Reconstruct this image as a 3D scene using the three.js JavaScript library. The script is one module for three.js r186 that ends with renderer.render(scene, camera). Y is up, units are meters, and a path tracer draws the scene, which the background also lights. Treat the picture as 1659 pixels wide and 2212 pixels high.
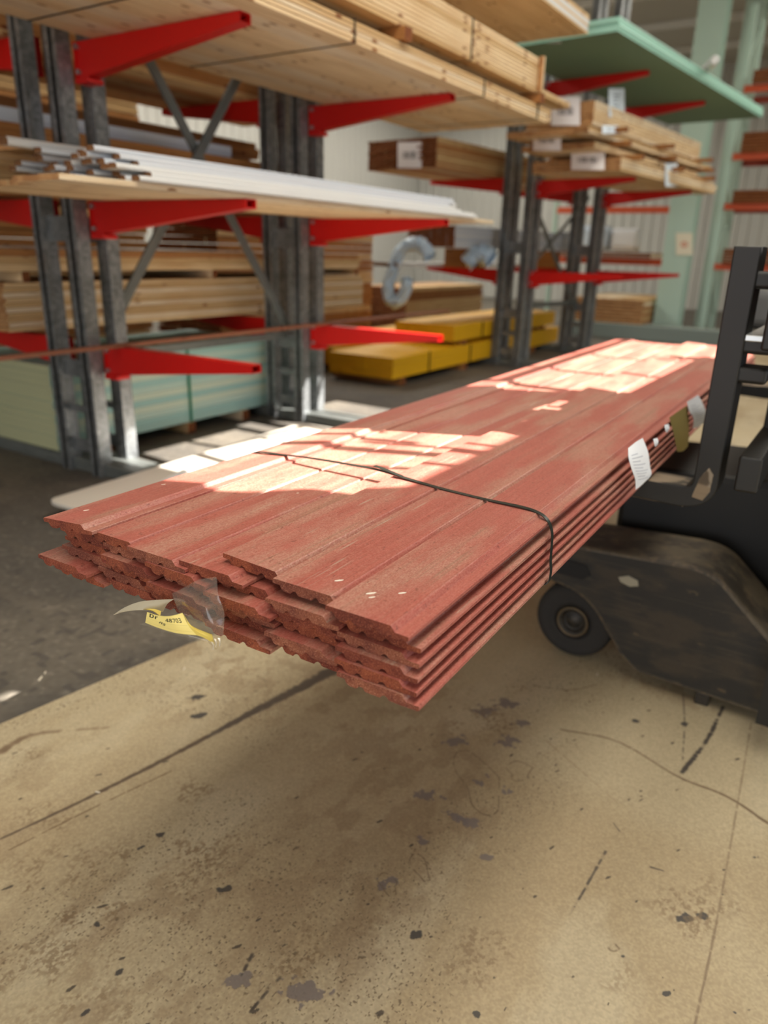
import * as THREE from 'three';
import { RectAreaLightUniformsLib } from 'three/addons/lights/RectAreaLightUniformsLib.js';
import { mergeGeometries } from 'three/addons/utils/BufferGeometryUtils.js';
import { RoundedBoxGeometry } from 'three/addons/geometries/RoundedBoxGeometry.js';

// ------------------------------------------------------------------ camera, sun, daylight, exposure
const scene = new THREE.Scene();
const FOCAL = 1590, IMG_W = 1659, IMG_H = 2212;
const camera = new THREE.PerspectiveCamera(2 * Math.atan(IMG_H / 2 / FOCAL) * 180 / Math.PI, IMG_W / IMG_H, 0.05, 200);
const EYE = new THREE.Vector3(0, 1.6, 0);
const RIGHT = new THREE.Vector3(0.8388, 0.0252, -0.5438).normalize();
const BACK = new THREE.Vector3(0.5050, 0.3350, 0.7955).normalize();
const UPV = new THREE.Vector3().crossVectors(BACK, RIGHT).normalize();
RIGHT.crossVectors(UPV, BACK).normalize();
camera.matrixAutoUpdate = true;
camera.position.copy(EYE);
camera.quaternion.setFromRotationMatrix(new THREE.Matrix4().makeBasis(RIGHT, UPV, BACK));
camera.focus = 1.38;
camera.userData.fStop = 2.1;
camera.updateMatrixWorld(true);

const renderer = new THREE.WebGLRenderer({ antialias: true });
renderer.toneMapping = THREE.LinearToneMapping;
renderer.toneMappingExposure = 0.97;
renderer.shadowMap.enabled = true;
RectAreaLightUniformsLib.init();

scene.background = new THREE.Color().setRGB(0.55, 0.68, 0.9);

const SUN = new THREE.Vector3(1.0, 1.0, -0.45).normalize();     // towards the sun: ahead on the aisle side
const sun = new THREE.DirectionalLight(new THREE.Color(1.0, 0.95, 0.88), 27);
sun.position.copy(SUN).multiplyScalar(30).add(new THREE.Vector3(-2, 0, -4));
sun.target.position.set(-2, 0, -4);
sun.shadow.radius = 0.3;
sun.shadow.mapSize.set(4096, 4096);
Object.assign(sun.shadow.camera, { left: -12, right: 12, top: 12, bottom: -12, near: 1, far: 60 });
scene.add(sun, sun.target);

function daylight(w, h, at, to, color, intensity) {
  const l = new THREE.RectAreaLight(color, intensity, w, h);
  l.position.set(...at); l.lookAt(...to); scene.add(l); return l;
}
const CEIL = 7.2;
const roofPanels = [   // translucent roof sheets: x, z, width, length, strength
  [0.5, -2.5, 2.4, 11, 6.2], [-11.5, -15, 3.0, 18, 7.5], [0.9, -17, 2.4, 10, 6],
];
for (const [x, z, w, l, s] of roofPanels) daylight(w, l, [x, CEIL - 0.06, z], [x, 0, z - 0.0001], new THREE.Color(1.0, 0.95, 0.85), s);
daylight(9, 4.6, [7.3, 2.4, -3.0], [-4, 2.4, -3.0], new THREE.Color(0.80, 0.90, 1.0), 1.15);     // open gate on the aisle side
daylight(7, 4.2, [-0.8, 2.2, 5.8], [-0.8, 1.6, -4], new THREE.Color(1.0, 0.96, 0.90), 2.5);     // open gate behind the photographer

// ------------------------------------------------------------------ helpers
let seed = 20231;
const rnd = () => { seed |= 0; seed = seed + 0x6D2B79F5 | 0; let t = Math.imul(seed ^ seed >>> 15, 1 | seed); t = t + Math.imul(t ^ t >>> 7, 61 | t) ^ t; return ((t ^ t >>> 14) >>> 0) / 4294967296; };
const rr = (a, b) => a + (b - a) * rnd();
const V = (x, y, z) => new THREE.Vector3(x, y, z);
const names = new Map();
const numbered = n => { const k = names.get(n) || 0; names.set(n, k + 1); return k ? `${n}_${String(k).padStart(3, '0')}` : n; };
// pixel of the photograph to a point on a horizontal or upright plane of the place
function ray(px, py) { return V(0, 0, 0).addScaledVector(RIGHT, px - IMG_W / 2).addScaledVector(UPV, IMG_H / 2 - py).addScaledVector(BACK, -FOCAL); }
const atY = (px, py, y) => { const r = ray(px, py); return r.multiplyScalar((y - EYE.y) / r.y).add(EYE); };
const atZ = (px, py, z) => { const r = ray(px, py); return r.multiplyScalar(z / r.z).add(EYE); };
const atX = (px, py, x) => { const r = ray(px, py); return r.multiplyScalar(x / r.x).add(EYE); };

function tag(o, label, category, group) { o.userData.label = label; o.userData.category = category; if (group) o.userData.group = group; return o; }
function thing(name, label, category, group, pos = [0, 0, 0], ry = 0) {
  const o = new THREE.Group(); o.name = numbered(name); o.position.set(...pos); o.rotation.y = ry; scene.add(o); return tag(o, label, category, group);
}
function part(name, geo, mat, parent, pos, rot) {
  const m = new THREE.Mesh(geo, mat); m.name = name; if (pos) m.position.set(...pos); if (rot) m.rotation.set(...rot); parent.add(m); return m;
}
function solo(name, geo, mat, label, category, group, pos, rot) {
  const m = part(numbered(name), geo, mat, scene, pos, rot); return tag(m, label, category, group);
}
function struct(name, geo, mat, pos, rot) { const m = part(name, geo, mat, scene, pos, rot); m.userData.kind = 'structure'; return m; }

// a bar of the given cross-section, its near end at z = 0, running to z = -length; uv in metres along u
function prism(profile, L, uo = 0, vo = 0, scale = 1) {
  const pos = [], nor = [], uv = [], idx = []; let per = 0;
  const n = profile.length;
  for (let i = 0; i < n; i++) {
    const [x0, y0] = profile[i], [x1, y1] = profile[(i + 1) % n], len = Math.hypot(x1 - x0, y1 - y0) || 1e-6;
    const nx = (y1 - y0) / len, ny = -(x1 - x0) / len, b = pos.length / 3;
    pos.push(x0, y0, 0, x1, y1, 0, x1, y1, -L, x0, y0, -L);
    for (let k = 0; k < 4; k++) nor.push(nx, ny, 0);
    const v0 = (per * scale + vo), v1 = ((per + len) * scale + vo);
    uv.push(uo, v0, uo, v1, uo + L * scale, v1, uo + L * scale, v0);
    idx.push(b, b + 2, b + 1, b, b + 3, b + 2); per += len;
  }
  const sideCount = idx.length;
  const tris = THREE.ShapeUtils.triangulateShape(profile.map(p => new THREE.Vector2(...p)), []);
  for (const [z, s] of [[0, 1], [-L, -1]]) {
    const b = pos.length / 3;
    for (const [x, y] of profile) { pos.push(x, y, z); nor.push(0, 0, s); uv.push(x * scale + uo * 3.7, y * scale + vo * 5.3); }
    for (const [a, c, d] of tris) s > 0 ? idx.push(b + a, b + c, b + d) : idx.push(b + a, b + d, b + c);
  }
  const g = new THREE.BufferGeometry();
  g.setAttribute('position', new THREE.Float32BufferAttribute(pos, 3));
  g.setAttribute('normal', new THREE.Float32BufferAttribute(nor, 3));
  g.setAttribute('uv', new THREE.Float32BufferAttribute(uv, 2));
  g.setIndex(idx); g.addGroup(0, sideCount, 0); g.addGroup(sideCount, idx.length - sideCount, 1);
  return g;
}
// rectangle, counter-clockwise, with slightly broken edges
const rectP = (w, h, c = 0.0015) => [[c, 0], [w - c, 0], [w, c], [w, h - c], [w - c, h], [c, h], [0, h - c], [0, c]];
const plankCache = new Map();
function plankGeo(w, h, l, variant = 0) {
  const k = [w, h, l, variant].map(v => v.toFixed(3)).join();
  if (!plankCache.has(k)) plankCache.set(k, prism(rectP(w, h), l, variant * 0.37, variant * 0.23));
  return plankCache.get(k);
}
function box(w, h, d, r = 0) { return r ? new RoundedBoxGeometry(w, h, d, 2, r) : new THREE.BoxGeometry(w, h, d); }
function merge(list) { return mergeGeometries(list.map(g => { const c = g.index ? g.toNonIndexed() : g.clone(); c.clearGroups?.(); for (const a of Object.keys(c.attributes)) if (!['position', 'normal', 'uv'].includes(a)) c.deleteAttribute(a); return c; })); }
function moved(g, x, y, z, rx = 0, ry = 0, rz = 0) { const c = g.clone(); c.applyMatrix4(new THREE.Matrix4().compose(V(x, y, z), new THREE.Quaternion().setFromEuler(new THREE.Euler(rx, ry, rz)), V(1, 1, 1))); return c; }
// a bar between two points
function barGeo(a, b, w, h) { const g = new THREE.BoxGeometry(w, h, a.distanceTo(b)); const m = new THREE.Matrix4().lookAt(a, b, V(0, 1, 0)); m.setPosition(a.clone().add(b).multiplyScalar(0.5)); g.applyMatrix4(m); return g; }
// a thin flexible sheet through a grid of points, with thickness
function sheetGeo(rows, thick, sub = 6) {
  const cu = rows.map(r => new THREE.CatmullRomCurve3(r, false, 'centripetal'));
  const nu = (rows[0].length - 1) * sub, nv = (rows.length - 1) * sub, P = [];
  for (let i = 0; i <= nu; i++) { const c = new THREE.CatmullRomCurve3(cu.map(k => k.getPoint(i / nu)), false, 'centripetal'); const col = []; for (let j = 0; j <= nv; j++) col.push(c.getPoint(j / nv)); P.push(col); }
  const N = P.map((c, i) => c.map((p, j) => { const a = P[Math.min(i + 1, nu)][j].clone().sub(P[Math.max(i - 1, 0)][j]), b = c[Math.min(j + 1, nv)].clone().sub(c[Math.max(j - 1, 0)]); return a.cross(b).normalize(); }));
  const pos = [], uv = [], idx = [], W = nv + 1;
  for (const s of thick > 0 ? [0.5, -0.5] : [0]) for (let i = 0; i <= nu; i++) for (let j = 0; j <= nv; j++) { const p = P[i][j].clone().addScaledVector(N[i][j], s * thick); pos.push(p.x, p.y, p.z); uv.push(i / nu, 1 - j / nv); }
  const O = (nu + 1) * W;
  for (let i = 0; i < nu; i++) for (let j = 0; j < nv; j++) {
    const a = i * W + j, b = a + W; idx.push(a, b, b + 1, a, b + 1, a + 1);
    if (thick > 0) idx.push(O + a, O + b + 1, O + b, O + a, O + a + 1, O + b + 1);
  }
  const g = new THREE.BufferGeometry(); g.setAttribute('position', new THREE.Float32BufferAttribute(pos, 3)); g.setAttribute('uv', new THREE.Float32BufferAttribute(uv, 2)); g.setIndex(idx); g.computeVertexNormals(); return g;
}
// a flat band following a path, its width along the given direction
function bandGeo(pts, widthDir, w, t, closed = false, n = 160) {
  const c = new THREE.CatmullRomCurve3(pts, closed, 'centripetal'), pos = [], idx = [];
  for (let i = 0; i <= n; i++) { const p = c.getPoint(i / n), tan = c.getTangent(i / n), nrm = tan.clone().cross(widthDir).normalize(); for (const [a, b] of [[-1, -1], [1, -1], [1, 1], [-1, 1]]) { const q = p.clone().addScaledVector(widthDir, a * w / 2).addScaledVector(nrm, b * t / 2); pos.push(q.x, q.y, q.z); } }
  for (let i = 0; i < n; i++) for (let k = 0; k < 4; k++) { const a = i * 4 + k, b = i * 4 + (k + 1) % 4; idx.push(a, b, b + 4, a, b + 4, a + 4); }
  if (!closed) idx.push(0, 2, 1, 0, 3, 2, n * 4, n * 4 + 1, n * 4 + 2, n * 4, n * 4 + 2, n * 4 + 3);
  const g = new THREE.BufferGeometry(); g.setAttribute('position', new THREE.Float32BufferAttribute(pos, 3)); g.setIndex(idx); const f = g.toNonIndexed(); f.computeVertexNormals(); return f;
}

// ------------------------------------------------------------------ noise and textures
function lattice(n, s) { const a = new Float32Array(n * n); let k = s * 7919 + 13; for (let i = 0; i < a.length; i++) { k = Math.imul(k ^ k >>> 15, 0x2c1b3c6d) + 0x9E3779B9 | 0; let t = k ^ k >>> 12; t = Math.imul(t, 0x297a2d39); t ^= t >>> 15; a[i] = (t >>> 0) / 4294967296; } return a; }
const LAT = [1, 2, 3, 4, 5, 6, 7].map(s => lattice(256, s));
// periodic value noise: u, v in 0..1 repeat, px and py cells across
function vn(u, v, px, py, s) {
  const L = LAT[s % 7], x = u * px, y = v * py; let xi = Math.floor(x), yi = Math.floor(y); let fx = x - xi, fy = y - yi; fx = fx * fx * (3 - 2 * fx); fy = fy * fy * (3 - 2 * fy);
  const x0 = ((xi % px) + px) % px, y0 = ((yi % py) + py) % py, x1 = (x0 + 1) % px, y1 = (y0 + 1) % py, q = s * 37;
  const g = (a, b) => L[((b + q) & 255) * 256 + ((a + q) & 255) ^ ((a >> 8) * 53 + (b >> 8) * 97) & 255];
  return (g(x0, y0) * (1 - fx) + g(x1, y0) * fx) * (1 - fy) + (g(x0, y1) * (1 - fx) + g(x1, y1) * fx) * fy;
}
function fbm(u, v, px, py, o, s) { let a = 0, w = 0.5, t = 0; for (let k = 0; k < o; k++) { a += w * vn(u, v, px << k, py << k, s + k); t += w; w *= 0.55; } return a / t; }
const clamp01 = x => x < 0 ? 0 : x > 1 ? 1 : x;
const smooth = (a, b, x) => { const t = clamp01((x - a) / (b - a)); return t * t * (3 - 2 * t); };
function texture(w, h, fn, srgb = true) {
  const d = new Uint8Array(w * h * 4);
  for (let j = 0; j < h; j++) for (let i = 0; i < w; i++) { const c = fn((i + 0.5) / w, (j + 0.5) / h, i, j), k = (j * w + i) * 4; d[k] = c[0]; d[k + 1] = c[1]; d[k + 2] = c[2]; d[k + 3] = 255; }
  const t = new THREE.DataTexture(d, w, h, THREE.RGBAFormat); t.wrapS = t.wrapT = THREE.RepeatWrapping; t.magFilter = THREE.LinearFilter; t.minFilter = THREE.LinearMipmapLinearFilter; t.generateMipmaps = true; if (srgb) t.colorSpace = THREE.SRGBColorSpace; t.needsUpdate = true; return t;
}
const mixc = (a, b, t) => [a[0] + (b[0] - a[0]) * t, a[1] + (b[1] - a[1]) * t, a[2] + (b[2] - a[2]) * t];
const cl = c => [Math.max(0, Math.min(255, c[0])), Math.max(0, Math.min(255, c[1])), Math.max(0, Math.min(255, c[2]))];
const std = o => new THREE.MeshStandardMaterial(o);
const phys = o => new THREE.MeshPhysicalMaterial(o);
function painted(w, h, draw, srgb = true) { const c = document.createElement('canvas'); c.width = w; c.height = h; draw(c.getContext('2d'), w, h); const t = new THREE.CanvasTexture(c); if (srgb) t.colorSpace = THREE.SRGBColorSpace; return t; }

// --- worn painted concrete: one tile is 5 m, from x = -3.4, z = -4.6
const FT = 5, FX = -3.4, FZ = -4.6, FN = 2048;
const floorRGB = new Float32Array(FN * FN * 3), floorH = new Float32Array(FN * FN);
for (let j = 0; j < FN; j++) for (let i = 0; i < FN; i++) {
  const u = (i + 0.5) / FN, v = (j + 0.5) / FN, k = (j * FN + i) * 3;
  const a = fbm(u, v, 5, 5, 4, 0), b = fbm(u, v, 22, 9, 4, 2), f = vn(u, v, 1024, 1024, 3), g = fbm(u, v, 90, 60, 4, 4), e = vn(u, v, 1280, 900, 5);
  let c = mixc([179, 164, 133], [166, 148, 116], smooth(0.35, 0.68, a));
  c = mixc(c, [190, 178, 150], smooth(0.5, 0.75, b) * 0.6);
  const dirty = smooth(0.50, 0.66, fbm(u, v, 8, 6, 4, 5));                     // grimy areas
  c = mixc(c, [146, 126, 98], dirty * smooth(0.45, 0.62, g) * 0.5);
  const pit = smooth(0.70, 0.82, e * 0.7 + f * 0.3) * (0.06 + 0.94 * smooth(0.48, 0.66, fbm(u, v, 9, 7, 4, 1)));      // speckle of small pits
  c = mixc(c, [96, 82, 64], pit * 0.8);
  const n = (f - 0.5) * 22; floorRGB[k] = c[0] + n; floorRGB[k + 1] = c[1] + n; floorRGB[k + 2] = c[2] + n * 0.8; floorH[j * FN + i] = 0.6 - pit * 0.5 + (f - 0.5) * 0.2;
}
function floorBlot(x, z, r, col, alpha, hard, stretch = 1, ang = 0, rough = 0.5, s = 1) {    // a ragged stain or chip
  const R = r * Math.max(stretch, 1) * 1.6, ci = (x - FX) / FT * FN, cj = (z - FZ) / FT * FN, n = Math.ceil(R / FT * FN), ca = Math.cos(ang), sa = Math.sin(ang);
  for (let j = -n; j <= n; j++) for (let i = -n; i <= n; i++) {
    const I = Math.round(ci) + i, J = Math.round(cj) + j, dx = i * FT / FN, dz = j * FT / FN, lx = (dx * ca + dz * sa) / stretch, lz = -dx * sa + dz * ca;
    const u = ((I % FN) + FN) % FN / FN, v = ((J % FN) + FN) % FN / FN;
    const fr = r < .04 ? 260 : 60, d = Math.hypot(lx, lz) / r + (fbm(u, v, fr, fr, 3, s) - 0.5) * 2.6 * rough; let t = 1 - smooth(1 - hard, 1, d); if (t <= 0) continue; if (r >= .04) t *= smooth(.48, .66, fbm(u, v, 640, 480, 3, s + 1));
    const k = (Math.round(v * FN) % FN * FN + Math.round(u * FN) % FN) * 3; for (let q = 0; q < 3; q++) floorRGB[k + q] += (col[q] - floorRGB[k + q]) * t * alpha;
    floorH[k / 3] -= t * alpha * 0.35;
  }
}
function floorLine(pts, w0, w1, col, alpha, broken = 0.3, s = 2) {    // a scratch, crack or tyre mark through pixel points of the photograph
  const c = new THREE.CatmullRomCurve3(pts.map(p => atY(p[0], p[1], 0)), false, 'centripetal'), len = c.getLength(), n = Math.ceil(len / 0.0025);
  for (let q = 0; q <= n; q++) {
    const t = q / n, p = c.getPoint(t), w = w0 + (w1 - w0) * t, I = (p.x - FX) / FT * FN, J = (p.z - FZ) / FT * FN, m = Math.ceil(w / FT * FN) + 1;
    const gap = vn(t * len * 0.4 % 1, s * 0.13, 200, 8, s) < broken ? 0.1 : 1;
    for (let j = -m; j <= m; j++) for (let i = -m; i <= m; i++) {
      const d = Math.hypot(Math.round(I) + i - I, Math.round(J) + j - J) * FT / FN, x = ((Math.round(I) + i) % FN + FN) % FN, y = ((Math.round(J) + j) % FN + FN) % FN;
      const e = vn(x / FN, y / FN, 300, 300, s), a = (1 - smooth(0.35, 1.05, d / w * (0.8 + 0.5 * e))) * alpha * gap * 0.5; if (a <= 0) continue; const k = (y * FN + x) * 3;
      for (let b = 0; b < 3; b++) floorRGB[k + b] += (col[b] - floorRGB[k + b]) * a;
    }
  }
}
const GREY = [120, 111, 106], DARK = [66, 60, 54], BROWN = [120, 96, 68];
{
  const P = (px, py) => atY(px, py, 0);
  const blot = (px, py, r, col, a, h, st, an, ro, s) => { const p = P(px, py); floorBlot(p.x, p.z, r, col, a, h, st, an, ro, s); };
  // row of places where the coating has flaked off to the grey concrete
  for (const [x, y, r, st, an] of [[985, 1765, .022, 1.6, .2], [1010, 1775, .02, 1.4, -.3], [1030, 1690, .017, 1, .4], [1052, 1672, .011, 1, 0], [1098, 1600, .028, 1.5, -.8], [1125, 1562, .016, 2, -.9], [918, 1715, .022, 1.2, -.8], [960, 1724, .014, 1.3, 0], [1098, 1706, .018, 1.2, -.6], [1040, 1535, .03, 1.6, -.7], [1100, 1520, .035, 1.6, -.7], [985, 1600, .03, 1.4, -.8], [915, 1815, .015, 1.5, 0], [1048, 1850, .014, 1.4, -.6], [650, 2140, .03, 1.5, -.7], [520, 2115, .024, 1.4, -.6], [835, 1905, .02, 1.6, -.9]]) blot(x, y, r * .9, GREY, 0.85, .2, st, an, 1.1, 3);
  for (const [x, y, r, st] of [[484, 1920, .014, 1.6], [260, 2095, .011, 1.3], [305, 1830, .012, 1.3], [350, 1800, .012, 1.4], [188, 2185, .012, 1.2], [900, 2018, .013, 1.5], [1347, 2063, .009, 1], [1630, 1850, .010, 1.2], [1520, 1975, .015, 1.2], [1480, 1565, .014, 1.6], [1370, 1558, .014, 1.7], [1030, 2190, .01, 1], [430, 1505, .02, 3], [430, 1545, .016, 2.5], [1585, 2185, .008, 1], [1440, 2145, .008, 2], [215, 1300, .01, 1], [210, 1995, .012, 1.3], [1500, 1640, .008, 1], [1480, 1980, .02, 1.2]]) blot(x, y, r * .72, [66, 63, 60], 0.9, .3, st, -0.9, 1.0, 4);
  // broad stains with ragged grain
  for (const [x, y, r, st] of [[200, 1880, .10, 1.5], [70, 1870, .08, 1.3], [330, 1900, .12, 1.6], [130, 1760, .07, 2], [430, 1700, .06, 1.6], [60, 2080, .10, 2.2], [160, 2160, .08, 1.8], [700, 2020, .07, 1.8], [1060, 1560, .11, 1.6], [1490, 1960, .08, 1.4], [1050, 2060, .06, 1.5], [1330, 2130, .06, 1.4], [20, 1640, .05, 2.2], [450, 1840, .07, 1.6], [640, 2060, .06, 2]]) blot(x, y, r, [126, 106, 80], 0.6, .9, st, -1.0, 1.0, 5);
  for (let k = 0; k < 90; k++) { const p = P(rr(0, 1659), rr(1500, 2212)); floorBlot(p.x, p.z, rr(.002, .0045), [72, 64, 54], 0.85, .3, rr(1, 4), -1.15 + rr(-.25, .25), .6, 6); }
  floorLine([[1210, 1575], [1330, 1600], [1470, 1680], [1570, 1720], [1659, 1778]], .006, .008, [110, 92, 70], 0.8, .12, 1);
  floorLine([[1622, 1560], [1590, 1750], [1545, 2000], [1500, 2212]], .004, .0045, [120, 102, 80], 0.75, .2, 2);
  floorLine([[1562, 1525], [1525, 1600], [1472, 1668]], .008, .010, DARK, 0.95, .35, 3);
  floorLine([[1475, 1500], [1478, 1560], [1474, 1640]], .004, .004, DARK, 0.8, .3, 5);
  floorLine([[1308, 1838], [1262, 1920], [1230, 1975]], .006, .004, DARK, 0.95, .25, 4);
  floorLine([[1325, 1778], [1338, 1795]], .003, .003, DARK, 0.9, 0, 4);
  floorLine([[1405, 1872], [1432, 1880]], .005, .004, DARK, 0.9, 0, 4);
  floorLine([[545, 2060], [522, 2105]], .007, .004, DARK, 0.9, .2, 4); floorLine([[605, 2110], [560, 2160], [540, 2185]], .006, .004, DARK, 0.9, .3, 4);
  floorLine([[1150, 1480], [1230, 1490], [1290, 1478]], .004, .004, [110, 92, 70], 0.7, .2, 3);
  floorLine([[1180, 1600], [1250, 1660], [1340, 1740]], .004, .003, [140, 118, 92], 0.6, .3, 3);
  // wedge-shaped dark tyre mark and its thin tail
  floorLine([[0, 1812], [150, 1742], [300, 1668], [450, 1590]], .006, .014, [88, 74, 60], 0.7, .05, 1);
  floorLine([[450, 1590], [560, 1530], [700, 1458], [780, 1410]], .014, .045, [84, 74, 64], 0.5, 0, 1);
  floorLine([[20, 1835], [200, 1745], [370, 1665]], .005, .005, [110, 90, 66], 0.7, .3, 3);
  floorLine([[0, 1625], [60, 1590], [240, 1570]], .02, .01, [118, 98, 76], 0.35, .3, 3);
  // outlines of lifted coating
  for (const [x, y, w, h] of [[908, 1873, 16, 30], [838, 1910, 18, 25], [1120, 1665, 26, 20], [1325, 2045, 10, 8], [1032, 1690, 40, 70]]) { const q = []; for (let k = 0; k <= 10; k++) { const t = k / 10 * 6.28; q.push([x + Math.cos(t) * w * (0.85 + 0.3 * Math.sin(t * 3 + x)) + Math.sin(t) * h * 0.5, y + Math.sin(t) * h - Math.cos(t) * w * 0.3]); } floorLine(q, .0035, .0035, [104, 88, 68], 0.75, .3, 2); }
}
const floorTex = texture(FN, FN, (u, v, i, j) => { const k = (j * FN + i) * 3; return cl([floorRGB[k], floorRGB[k + 1], floorRGB[k + 2]]); });
const floorBump = texture(FN, FN, (u, v, i, j) => { const g = clamp01(floorH[j * FN + i]) * 255; return [g, g, g]; }, false);
const asphaltTex = texture(1024, 1024, (u, v) => {
  const a = fbm(u, v, 6, 6, 4, 1), f = vn(u, v, 250, 250, 2), g = vn(u, v, 128, 128, 4); let c = mixc([104, 97, 86], [84, 79, 72], smooth(.35, .65, a)); c = mixc(c, [70, 66, 62], smooth(.75, .9, g) * .6); c = mixc(c, [140, 130, 116], smooth(.8, .95, f) * .35);
  const s = fbm(u, v, 3, 40, 2, 5); c = mixc(c, [122, 112, 98], smooth(.55, .75, s) * .25); const n = (f - .5) * 14; return cl([c[0] + n, c[1] + n, c[2] + n]);
});
// --- red stained cladding: u along the board (2 m a tile), v round the section
function paintTex(s) {
  return texture(2048, 256, (u, v) => {
    const grain = fbm(u, v, 12, 90, 3, s), fine = vn(u, v, 700, 128, s + 1), dust = fbm(u, v, 7, 3, 4, s + 2), spot = vn(u, v, 420, 60, s + 3), streak = fbm(u, v, 5, 40, 3, s + 4);
    let c = mixc([166, 76, 66], [150, 68, 58], smooth(.3, .7, grain));
    c = mixc(c, [172, 128, 110], (0.42 + 0.6 * smooth(.36, .68, dust)) * (0.6 + 0.6 * fine) * 0.85);          // brown grit lying on the paint
    c = mixc(c, [140, 104, 84], smooth(.56, .74, streak) * smooth(.42, .62, dust) * .5);
    c = mixc(c, [190, 140, 120], smooth(.88, .97, spot) * .5);
    c = mixc(c, [96, 50, 40], smooth(.87, .96, vn(u, v, 300, 50, s + 5)) * .45);
    const sc = smooth(.70, .78, fbm(u, v, 14, 30, 3, s + 6)) * smooth(.6, .7, fbm(u, v, 4, 3, 2, s + 1)); c = mixc(c, [176, 150, 132], sc * .7);
    const n = (fine - .5) * 16; return cl([c[0] + n, c[1] + n, c[2] + n]);
  });
}
const paintT = [paintTex(0), paintTex(2), paintTex(4)];
const grainBump = texture(1024, 256, (u, v) => { const g = clamp01(0.5 + (fbm(u, v, 14, 100, 3, 2) - .5) * .9 + (vn(u, v, 500, 128, 3) - .5) * .3) * 255; return [g, g, g]; }, false);
const endTex = texture(1024, 1024, (u, v) => {
  const w = fbm(u, v, 6, 6, 3, 1), f = vn(u, v, 256, 256, 2), f2 = vn(u, v, 120, 120, 5), cx = (u * 7 % 1) - .5, cy = (v * 16 % 1) - .95 + (w - .5) * .5;
  const ring = 0.5 + 0.5 * Math.sin(Math.hypot(cx * 1.3, cy) * 120 + w * 9); let c = mixc([156, 92, 66], [120, 62, 46], smooth(.3, .7, w)); c = mixc(c, [96, 50, 36], ring * .35); c = mixc(c, [184, 126, 96], smooth(.72, .92, f) * .5); c = mixc(c, [92, 44, 34], smooth(.7, .95, f2) * .5);
  const n = (f - .5) * 34; return cl([c[0] + n, c[1] + n, c[2] + n]);
});
const endBump = texture(512, 512, (u, v) => { const g = 255 * clamp01(.5 + (vn(u, v, 200, 200, 3) - .5) * .8 + (vn(u, v, 90, 90, 4) - .5) * .6); return [g, g, g]; }, false);
// --- planed softwood
const pineTex = texture(1024, 512, (u, v) => {
  const wv = fbm(u, v, 4, 6, 3, 3), g = fbm(u, v + (wv - .5) * .03, 6, 110, 3, 2), f = vn(u, v, 500, 250, 4); let c = mixc([229, 211, 180], [209, 183, 147], smooth(.35, .68, g)); c = mixc(c, [238, 221, 191], smooth(.5, .75, wv) * .5);
  const kx = u * 9, ky = v * 14, ki = Math.floor(kx), kj = Math.floor(ky), h = LAT[5][(ki * 31 + kj * 77) % 65536]; if (h > .88) { const d = Math.hypot((kx - ki - .5) * 1.2, (ky - kj - .5) * .75); c = mixc([140, 92, 54], c, smooth(.10, .22, d)); }
  const n = (f - .5) * 10; return cl([c[0] + n, c[1] + n, c[2] + n]);
});
const pineEnd = texture(256, 256, (u, v) => { const w = fbm(u, v, 5, 5, 3, 1), f = vn(u, v, 120, 120, 2); let c = mixc([196, 150, 100], [164, 116, 72], smooth(.3, .7, w)); c = mixc(c, [140, 96, 58], .4 * (0.5 + 0.5 * Math.sin(Math.hypot(u * 4 % 1 - .5, v * 4 % 1 - .8) * 60 + w * 8))); const n = (f - .5) * 24; return cl([c[0] + n, c[1] + n, c[2] + n]); });
const steelTex = texture(512, 512, (u, v) => { const a = vn(u, v, 40, 30, 1), b = vn(u, v, 90, 80, 2), c = fbm(u, v, 5, 3, 3, 4); const g = 134 + (a - .5) * 36 + (b - .5) * 26 + (c - .5) * 46; return cl([g * .98, g, g * 1.01]); });
const scuffTex = texture(1024, 512, (u, v) => { const s = fbm(u, v, 4, 70, 3, 1), d = fbm(u, v, 6, 6, 4, 3), f = vn(u, v, 300, 200, 2); let c = mixc([34, 33, 31], [58, 52, 43], smooth(.45, .7, d)); c = mixc(c, [74, 68, 58], smooth(.60, .75, s) * .55); c = mixc(c, [112, 96, 74], smooth(.80, .86, fbm(u, v, 16, 12, 3, 5)) * .6); const n = (f - .5) * 10; return cl([c[0] + n, c[1] + n, c[2] + n]); });
const coverTex = texture(512, 512, (u, v) => { const d = fbm(u, v, 6, 6, 4, 2), f = vn(u, v, 200, 200, 1), k = fbm(u, v, 14, 14, 3, 5); let c = mixc([92, 82, 66], [62, 55, 46], smooth(.35, .65, d)); c = mixc(c, [128, 108, 82], smooth(.6, .75, k) * .4); const n = (f - .5) * 14; return cl([c[0] + n, c[1] + n, c[2] + n]); });
const wornTex = texture(512, 256, (u, v) => { const s = fbm(u, v, 5, 30, 3, 2), d = fbm(u, v, 8, 8, 4, 1); let c = mixc([92, 80, 66], [148, 132, 112], smooth(.4, .65, s)); c = mixc(c, [40, 36, 32], smooth(.52, .66, d)); c = mixc(c, [188, 180, 168], smooth(.68, .78, fbm(u, v, 20, 20, 3, 4)) * .7); return cl(c); });

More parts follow.
